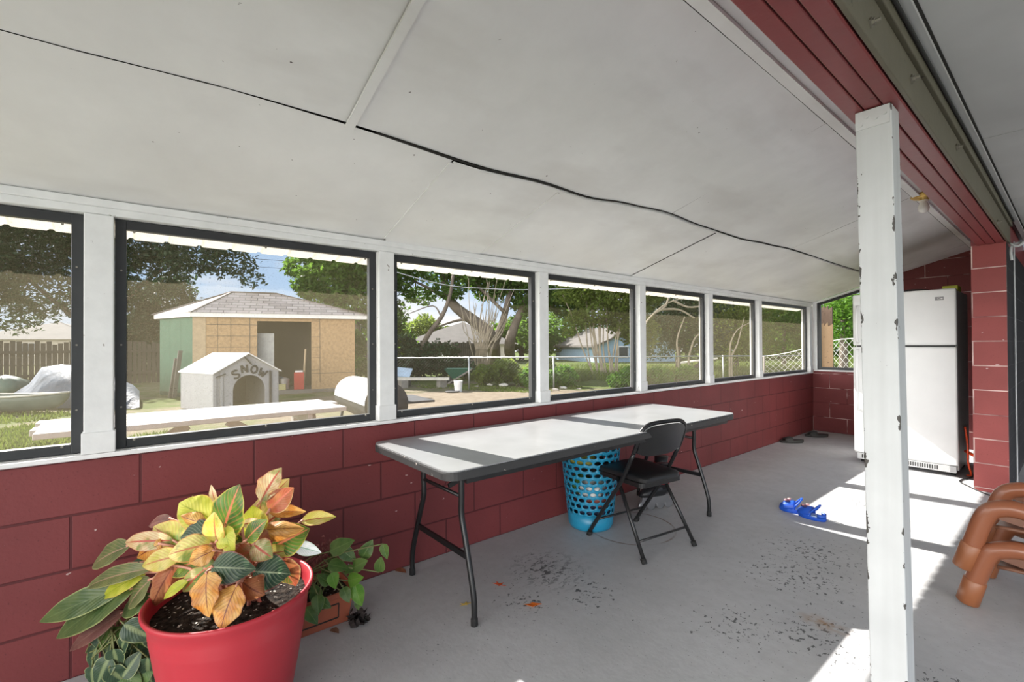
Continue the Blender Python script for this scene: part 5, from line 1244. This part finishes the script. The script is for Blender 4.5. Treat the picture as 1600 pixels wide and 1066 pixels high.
# big red pot with an aglaonema
PX, PY, PZR = -1.80, .255, .42
m = MT('red_plastic_pot'); c = m.mix(m.mr(m.noise(5, 4, stretch=(1, 1, .15)), .3, .7), (.36, .020, .032), (.44, .032, .045)); M['red_pot'] = m.done(m.bsdf(c, .42, 0, None, .4))
m = MT('potting_soil'); c = m.mix(m.mr(m.noise(60, 4), .35, .7), (.010, .008, .007), (.05, .038, .03)); c = m.mix(m.mr(m.noise(75, 2), .655, .675), c, (.62, .58, .52)); M['soil'] = m.done(m.bsdf(c, .95, 0, m.bump(m.noise(60, 4), .9, .02), .1))
t = thing('potted_aglaonema', 'large red pot with a colourful leafy plant by the left red wall', 'potted plant', (PX, PY, 0)); PT = t
bm = B(); lathe(bm, [(.165, 0), (.170, .004), (.198, .16), (.216, .27), (.224, .325), (.2265, .335), (.2255, .345), (.2285, .355), (.2275, .365), (.236, .40), (.246, .415), (.248, .424), (.244, .43), (.236, .427), (.228, .40), (.215, .37)], seg=64, capb=True); obj('pot', bm, M['red_pot'], t, True)
bm = B(); rr = [.0001, .05, .1, .15, .19, .222]; rings = []
for r in rr: rings.append([bm.verts.new(V((r*math.cos(2*PI*k/48), r*math.sin(2*PI*k/48), .385+.020*(1-r/.22)+.012*mnoise.noise(V((r*math.cos(2*PI*k/48)*14, r*math.sin(2*PI*k/48)*14, 2)))))) for k in range(48)])
for a, b in zip(rings, rings[1:]):
    for k in range(48): bm.faces.new((a[k], a[(k+1) % 48], b[(k+1) % 48], b[k]))
obj('soil', bm, M['soil'], t, True)
PXM = .00208
LV = [  # tip px, base px, tip depth, base depth, width px, kind, arch, up weight, curl/fold
    ((375, 757), (346, 842), 1.50, 1.50, 58, 'green', .06, .3, .15), ((440, 731), (407, 784), 1.60, 1.56, 34, 'cream', .05, .2, .3), ((459, 762), (420, 798), 1.57, 1.55, 30, 'red', .1, .4, .3),
    ((452, 748), (412, 792), 1.63, 1.58, 30, 'yellow', .05, .3, .2), ((478, 800), (420, 800), 1.60, 1.55, 17, 'orange', .12, .8, .5), ((525, 808), (470, 815), 1.64, 1.60, 20, 'yellow', .08, .6, .4), ((476, 826), (405, 829), 1.56, 1.52, 26, 'orange', .12, .7, -.5),
    ((484, 826), (425, 856), 1.58, 1.54, 42, 'green', .12, .4, .2), ((502, 864), (458, 852), 1.62, 1.58, 17, 'white', .1, .7, .3), ((462, 861), (405, 868), 1.55, 1.50, 20, 'yellow', .15, .8, .3),
    ((454, 897), (395, 893), 1.50, 1.46, 44, 'dark', .12, .5, .1), ((462, 916), (438, 872), 1.55, 1.52, 40, 'red', .1, .2, .2), ((400, 889), (330, 886), 1.44, 1.42, 40, 'dark', .14, .5, .2),
    ((327, 965), (324, 893), 1.36, 1.42, 48, 'orange', .14, .15, .15), ((345, 984), (371, 913), 1.35, 1.40, 46, 'orange', .12, .15, .15), ((256, 936), (296, 906), 1.45, 1.45, 14, 'lime', .1, .5, .4),
    ((236, 952), (272, 884), 1.50, 1.50, 32, 'brown', .25, .2, -.4), ((214, 872), (252, 850), 1.54, 1.52, 40, 'orange', .12, .3, -.3), ((196, 848), (272, 845), 1.56, 1.54, 24, 'cream', .22, .6, .3),
    ((240, 823), (288, 855), 1.58, 1.54, 42, 'yellow', .12, .5, .2), ((232, 822), (270, 812), 1.66, 1.62, 16, 'dusky', .2, .8, .2), ((280, 786), (334, 812), 1.55, 1.52, 42, 'lime', .18, .6, .1),
    ((282, 806), (322, 818), 1.51, 1.50, 20, 'orange', .2, .2, -.3), ((282, 840), (338, 829), 1.49, 1.48, 34, 'dark', .12, .6, .2), ((262, 868), (332, 850), 1.45, 1.46, 34, 'yellow', .2, .6, .2), ((296, 880), (336, 860), 1.42, 1.44, 26, 'orange', .2, .4, .2),
    ((144, 886), (204, 853), 1.66, 1.60, 32, 'olive', .14, .7, .2), ((134, 920), (240, 888), 1.62, 1.54, 24, 'olive', .16, .8, .3), ((160, 935), (230, 895), 1.60, 1.56, 24, 'lime', .14, .7, .3), ((240, 893), (205, 880), 1.58, 1.60, 20, 'dark', .12, .8, .2),
    ((62, 972), (200, 915), 1.63, 1.60, 32, 'long', .10, .6, .25), ((88, 998), (212, 918), 1.66, 1.58, 38, 'long', .10, .6, .25), ((109, 1018), (196, 955), 1.66, 1.62, 22, 'dusky', .10, .7, .3), ((200, 950), (236, 905), 1.58, 1.54, 32, 'olive', .12, .4, .2), ((190, 962), (236, 930), 1.62, 1.56, 26, 'long', .14, .5, .2),
    ((414, 930), (378, 908), 1.42, 1.44, 34, 'brown', .3, .3, -.6), ((392, 900), (344, 862), 1.45, 1.46, 28, 'cream', .22, .5, .3), ((346, 875), (396, 862), 1.47, 1.48, 30, 'red', .16, .5, .2), ((412, 815), (378, 820), 1.50, 1.49, 12, 'cream', .2, .7, .4), ((372, 842), (338, 846), 1.46, 1.46, 22, 'lime', .16, .6, .3),
    ((335, 800), (340, 850), 1.45, 1.47, 30, 'yellow', .1, .3, .3), ((395, 790), (400, 840), 1.54, 1.52, 34, 'lime', .08, .3, .3), ((410, 775), (404, 830), 1.60, 1.56, 36, 'yellow', .08, .3, .3), ((300, 905), (338, 880), 1.46, 1.46, 30, 'green', .12, .5, .2), ((262, 895), (318, 876), 1.52, 1.50, 30, 'green', .14, .6, .2), ((386, 862), (352, 842), 1.50, 1.50, 26, 'green', .12, .5, .2), ((430, 842), (392, 848), 1.53, 1.50, 30, 'red', .14, .5, .2), ((310, 835), (345, 842), 1.53, 1.50, 26, 'green', .12, .5, .2), ((330, 758), (338, 790), 1.58, 1.56, 10, 'cream', .06, .3, .3),
    ((300, 775), (330, 830), 1.60, 1.56, 30, 'green', .1, .4, .2), ((352, 772), (362, 838), 1.58, 1.54, 34, 'yellow', .08, .3, .2), ((418, 812), (384, 845), 1.46, 1.47, 26, 'green', .14, .5, .2), ((440, 800), (402, 832), 1.64, 1.58, 30, 'cream', .1, .4, .2),
    ((366, 868), (352, 822), 1.44, 1.47, 26, 'lime', .2, .5, .1), ((426, 872), (396, 850), 1.48, 1.49, 30, 'cream', .18, .5, .2), ((250, 850), (312, 845), 1.60, 1.56, 30, 'cream', .14, .5, .2), ((222, 885), (286, 868), 1.52, 1.50, 28, 'yellow', .16, .6, .2),
    ((286, 925), (322, 888), 1.46, 1.46, 24, 'cream', .2, .4, .2), ((446, 880), (408, 880), 1.56, 1.52, 28, 'green', .14, .5, .2), ((265, 830), (300, 850), 1.62, 1.58, 34, 'green', .12, .5, .2), ((460, 838), (420, 845), 1.66, 1.60, 30, 'orange', .14, .5, .2)]
rn = random.Random(3); stems = bmesh.new()
for k, (tp, bp, dt, db, wp, kind, arch, upw, fold) in enumerate(LV):
    T_ = at(*tp, dt); B_ = at(*bp, db); n = (V((-.30, -.1, 1.0))*(.10+upw*.75) + CAMD*1.0 + V((rn.uniform(-.25, .25), rn.uniform(-.25, .25), 0))).normalized()
    addleaf(PT, leaf(B_, T_, wp*1.22*PXM*dt/1.5, n, arch, max(fold, 0), rn.uniform(-.35, .35), False, max(-fold, 0)+.08, .10 if kind in ('orange', 'brown', 'cream') else .05, k), LM[kind])
    r0 = V((PX+rn.uniform(-.09, .09), PY+rn.uniform(-.09, .09), .395)); mid = (r0+B_)/2+V((0, 0, .05))
    tube(stems, [p-V(PT.location) for p in smoothpts([r0, mid, B_, B_+(T_-B_)*.06], 3)], [.0062-.0004*i for i in range(10)], 6)
M['stem_pink'] = plain('pink_stem', (.52, .24, .17), .5, 0, .25, 18)
obj('stems', stems, M['stem_pink'], PT, True)

# terracotta trough with pothos and dried flowers
M['terracotta'] = plain('terracotta_plastic', (.33, .085, .042), .6, 0, .12, 6)
t = thing('planter_trough', 'terracotta trough planter with trailing green pothos behind the red pot', 'planter', (-2.18, .50, 0)); TR = t
bm = B()
def rect(x, y, z): return [V((-x, -y, z)), V((x, -y, z)), V((x, y, z)), V((-x, y, z))]
loft(bm, [rect(.085, .245, 0), rect(.10, .265, .125), rect(.108, .272, .127), rect(.108, .272, .15), rect(.098, .262, .15), rect(.092, .255, .11)]); obj('box', bm, M['terracotta'], t, bevel=.004)
bm = B()
for (ya, yb, za, zb) in ((-.2, .2, .10, .10), (-.2, .2, .035, .035)): bar(bm, (.099-.015*(1-za/.125)+.001, ya, za), (.099-.015*(1-zb/.125)+.001, yb, zb), .004, .006)
for y in (-.2, .2): bar(bm, (.0888, y, .035), (.097, y, .10), .004, .006)
obj('panel_groove', bm, M['gap'], t)
bm = B(); prism(bm, rect(.095, .258, .125), (0, 0, .006)); obj('soil', bm, M['soil'], t)
def heartleaves(tt, lst, d0, kinds, size, seed, origin):
    rn = random.Random(seed); st = bmesh.new()
    for k, (x, y, s, ang) in enumerate(lst):
        d = d0+rn.uniform(-.05, .05); c_ = at(x, y, d); a = math.radians(ang); dirv = RT*math.cos(a) + UP*math.sin(a) + FW*rn.uniform(-.35, .35); dirv.normalize(); L = size*s
        n = (CAMD*.8+V((0, 0, .7))+V((rn.uniform(-.4, .4), rn.uniform(-.4, .4), 0))).normalized()
        addleaf(tt, leaf(c_-dirv*L*.5, c_+dirv*L*.5, L*.68, n, .10, .22, rn.uniform(-.3, .3), True, .1, .05, k), LM[kinds[k % len(kinds)]])
        o_ = V(origin)+V((rn.uniform(-.05, .05), rn.uniform(-.12, .12), 0)); b_ = c_-dirv*L*.5
        tube(st, [p-V(tt.location) for p in smoothpts([o_, (o_+b_)/2+V((0, 0, .07)), b_], 3)], .0028, 5)
    obj('stems', st, plain('vine_stem', (.16, .17, .06), .6), tt, True)
heartleaves(TR, [(574, 858, 1.0, 60), (535, 853, 1.25, 20), (545, 868, 1.0, -40), (530, 886, 1.05, -20), (563, 882, .95, 30), (513, 893, .9, 60), (602, 862, .75, -70), (594, 882, .85, 80), (556, 905, 1.0, 20), (560, 930, 1.15, -70), (521, 908, .9, -80), (492, 925, .95, 100), (487, 963, 1.0, -50), (508, 944, .75, -30), (497, 945, .9, -80), (520, 875, .8, 120), (548, 890, .7, 10), (541, 930, .8, -60), (559, 946, .5, -80), (505, 905, .8, 140)], 1.95, ['heart', 'heart', 'heart', 'heart', 'heart', 'heart', 'heart', 'heart', 'heartbright', 'heartbright', 'heartbright', 'heart', 'heart'], .085, 5, (-2.18, .55, .13))
bm = B(); rn = random.Random(9)
for i in range(260):
    c_ = at(512+rn.gauss(0, 11), 872+rn.gauss(0, 14), 2.0+rn.gauss(0, .03)); dv = V((rn.gauss(0, 1), rn.gauss(0, 1), rn.gauss(0, 1))).normalized()*.010
    bm.faces.new([bm.verts.new(c_-V(TR.location)+dv), bm.verts.new(c_-V(TR.location)+dv.orthogonal()*.6), bm.verts.new(c_-V(TR.location)-dv)])
for i in range(16): a = V((-2.2+rn.uniform(-.04, .04), .45+rn.uniform(-.05, .05), .13)); b_ = at(512+rn.gauss(0, 10), 866+rn.gauss(0, 12), 2.0); tube(bm, [a-V(TR.location), b_-V(TR.location)], .0016, 4)
o = obj('dried_flowers', bm, plain('dried_flower', (.17, .055, .05), .9, 0, .3, 30), TR); o['label'] = 'dry reddish brown flower heads'
bm = B(); rn = random.Random(12); p0 = onz(557, 972, 0)
for i in range(70):
    c_ = V((rn.gauss(0, .022), rn.gauss(0, .022), abs(rn.gauss(.012, .014)))); d1 = V((rn.gauss(0, 1), rn.gauss(0, 1), rn.gauss(0, .5))).normalized()*.02; d2 = d1.orthogonal()*.5
    bm.faces.new([bm.verts.new(V((p.x, p.y, max(.001, p.z)))) for p in (c_-d1, c_+d2, c_+d1, c_-d2)])
o = obj('dead_leaf_clump', bm, plain('blackened_leaf', (.03, .022, .02), .9)); o.location = p0; tag(o, 'blackened shrivelled leaf clump on the floor at the end of the trough planter', 'leaf')
# trailing variegated plant tucked behind the red pot
p0 = onz(232, 1082, 0); p0 = V((-2.27, -.02, 0))
t = thing('trailing_plant', 'trailing variegated heart leaf plant low behind the left of the red pot', 'potted plant', p0); TP = t
bm = B(); lathe(bm, [(.055, 0), (.072, .12), (.078, .12), (.078, .135), (.07, .135), (.065, .11)], seg=28); obj('pot', bm, plain('dark_brown_pot', (.05, .03, .025), .6), t, True)
bm = B(); lathe(bm, [(.0001, .118), (.067, .115)], seg=28, capb=False); obj('soil', bm, M['soil'], t)
heartleaves(TP, [(148, 1032, 1.25, -110), (157, 1000, 1.0, -75), (169, 1020, 1.0, -100), (176, 994, 1.05, 30), (195, 1004, .9, 60), (196, 1030, 1.2, -120), (226, 1019, 1.25, 30), (219, 988, 1.25, -40), (226, 1050, 1.2, -85), (161, 1050, 1.1, -110), (187, 1058, 1.1, -60), (206, 1038, 1.0, 60), (176, 1062, 1.0, -80), (205, 1062, 1.1, -40), (240, 1000, 1.0, -60), (242, 1030, .9, -80), (210, 1010, .8, -30), (172, 1040, .9, -60), (238, 975, 1.0, -20), (200, 985, .9, 10), (145, 1058, .9, -100), (214, 1035, 1.1, -70), (232, 1045, 1.1, -100), (222, 1003, 1.0, -120), (183, 1030, 1.0, -90), (236, 1015, 1.1, -50), (215, 1066, 1.1, -80), (238, 1066, 1.0, -90), (190, 1075, 1.0, -80), (160, 1075, 1.0, -100)], 1.66, ['varieg', 'varieg', 'varieg', 'heart', 'varieg'], .095, 6, (-2.27, -.02, .13))
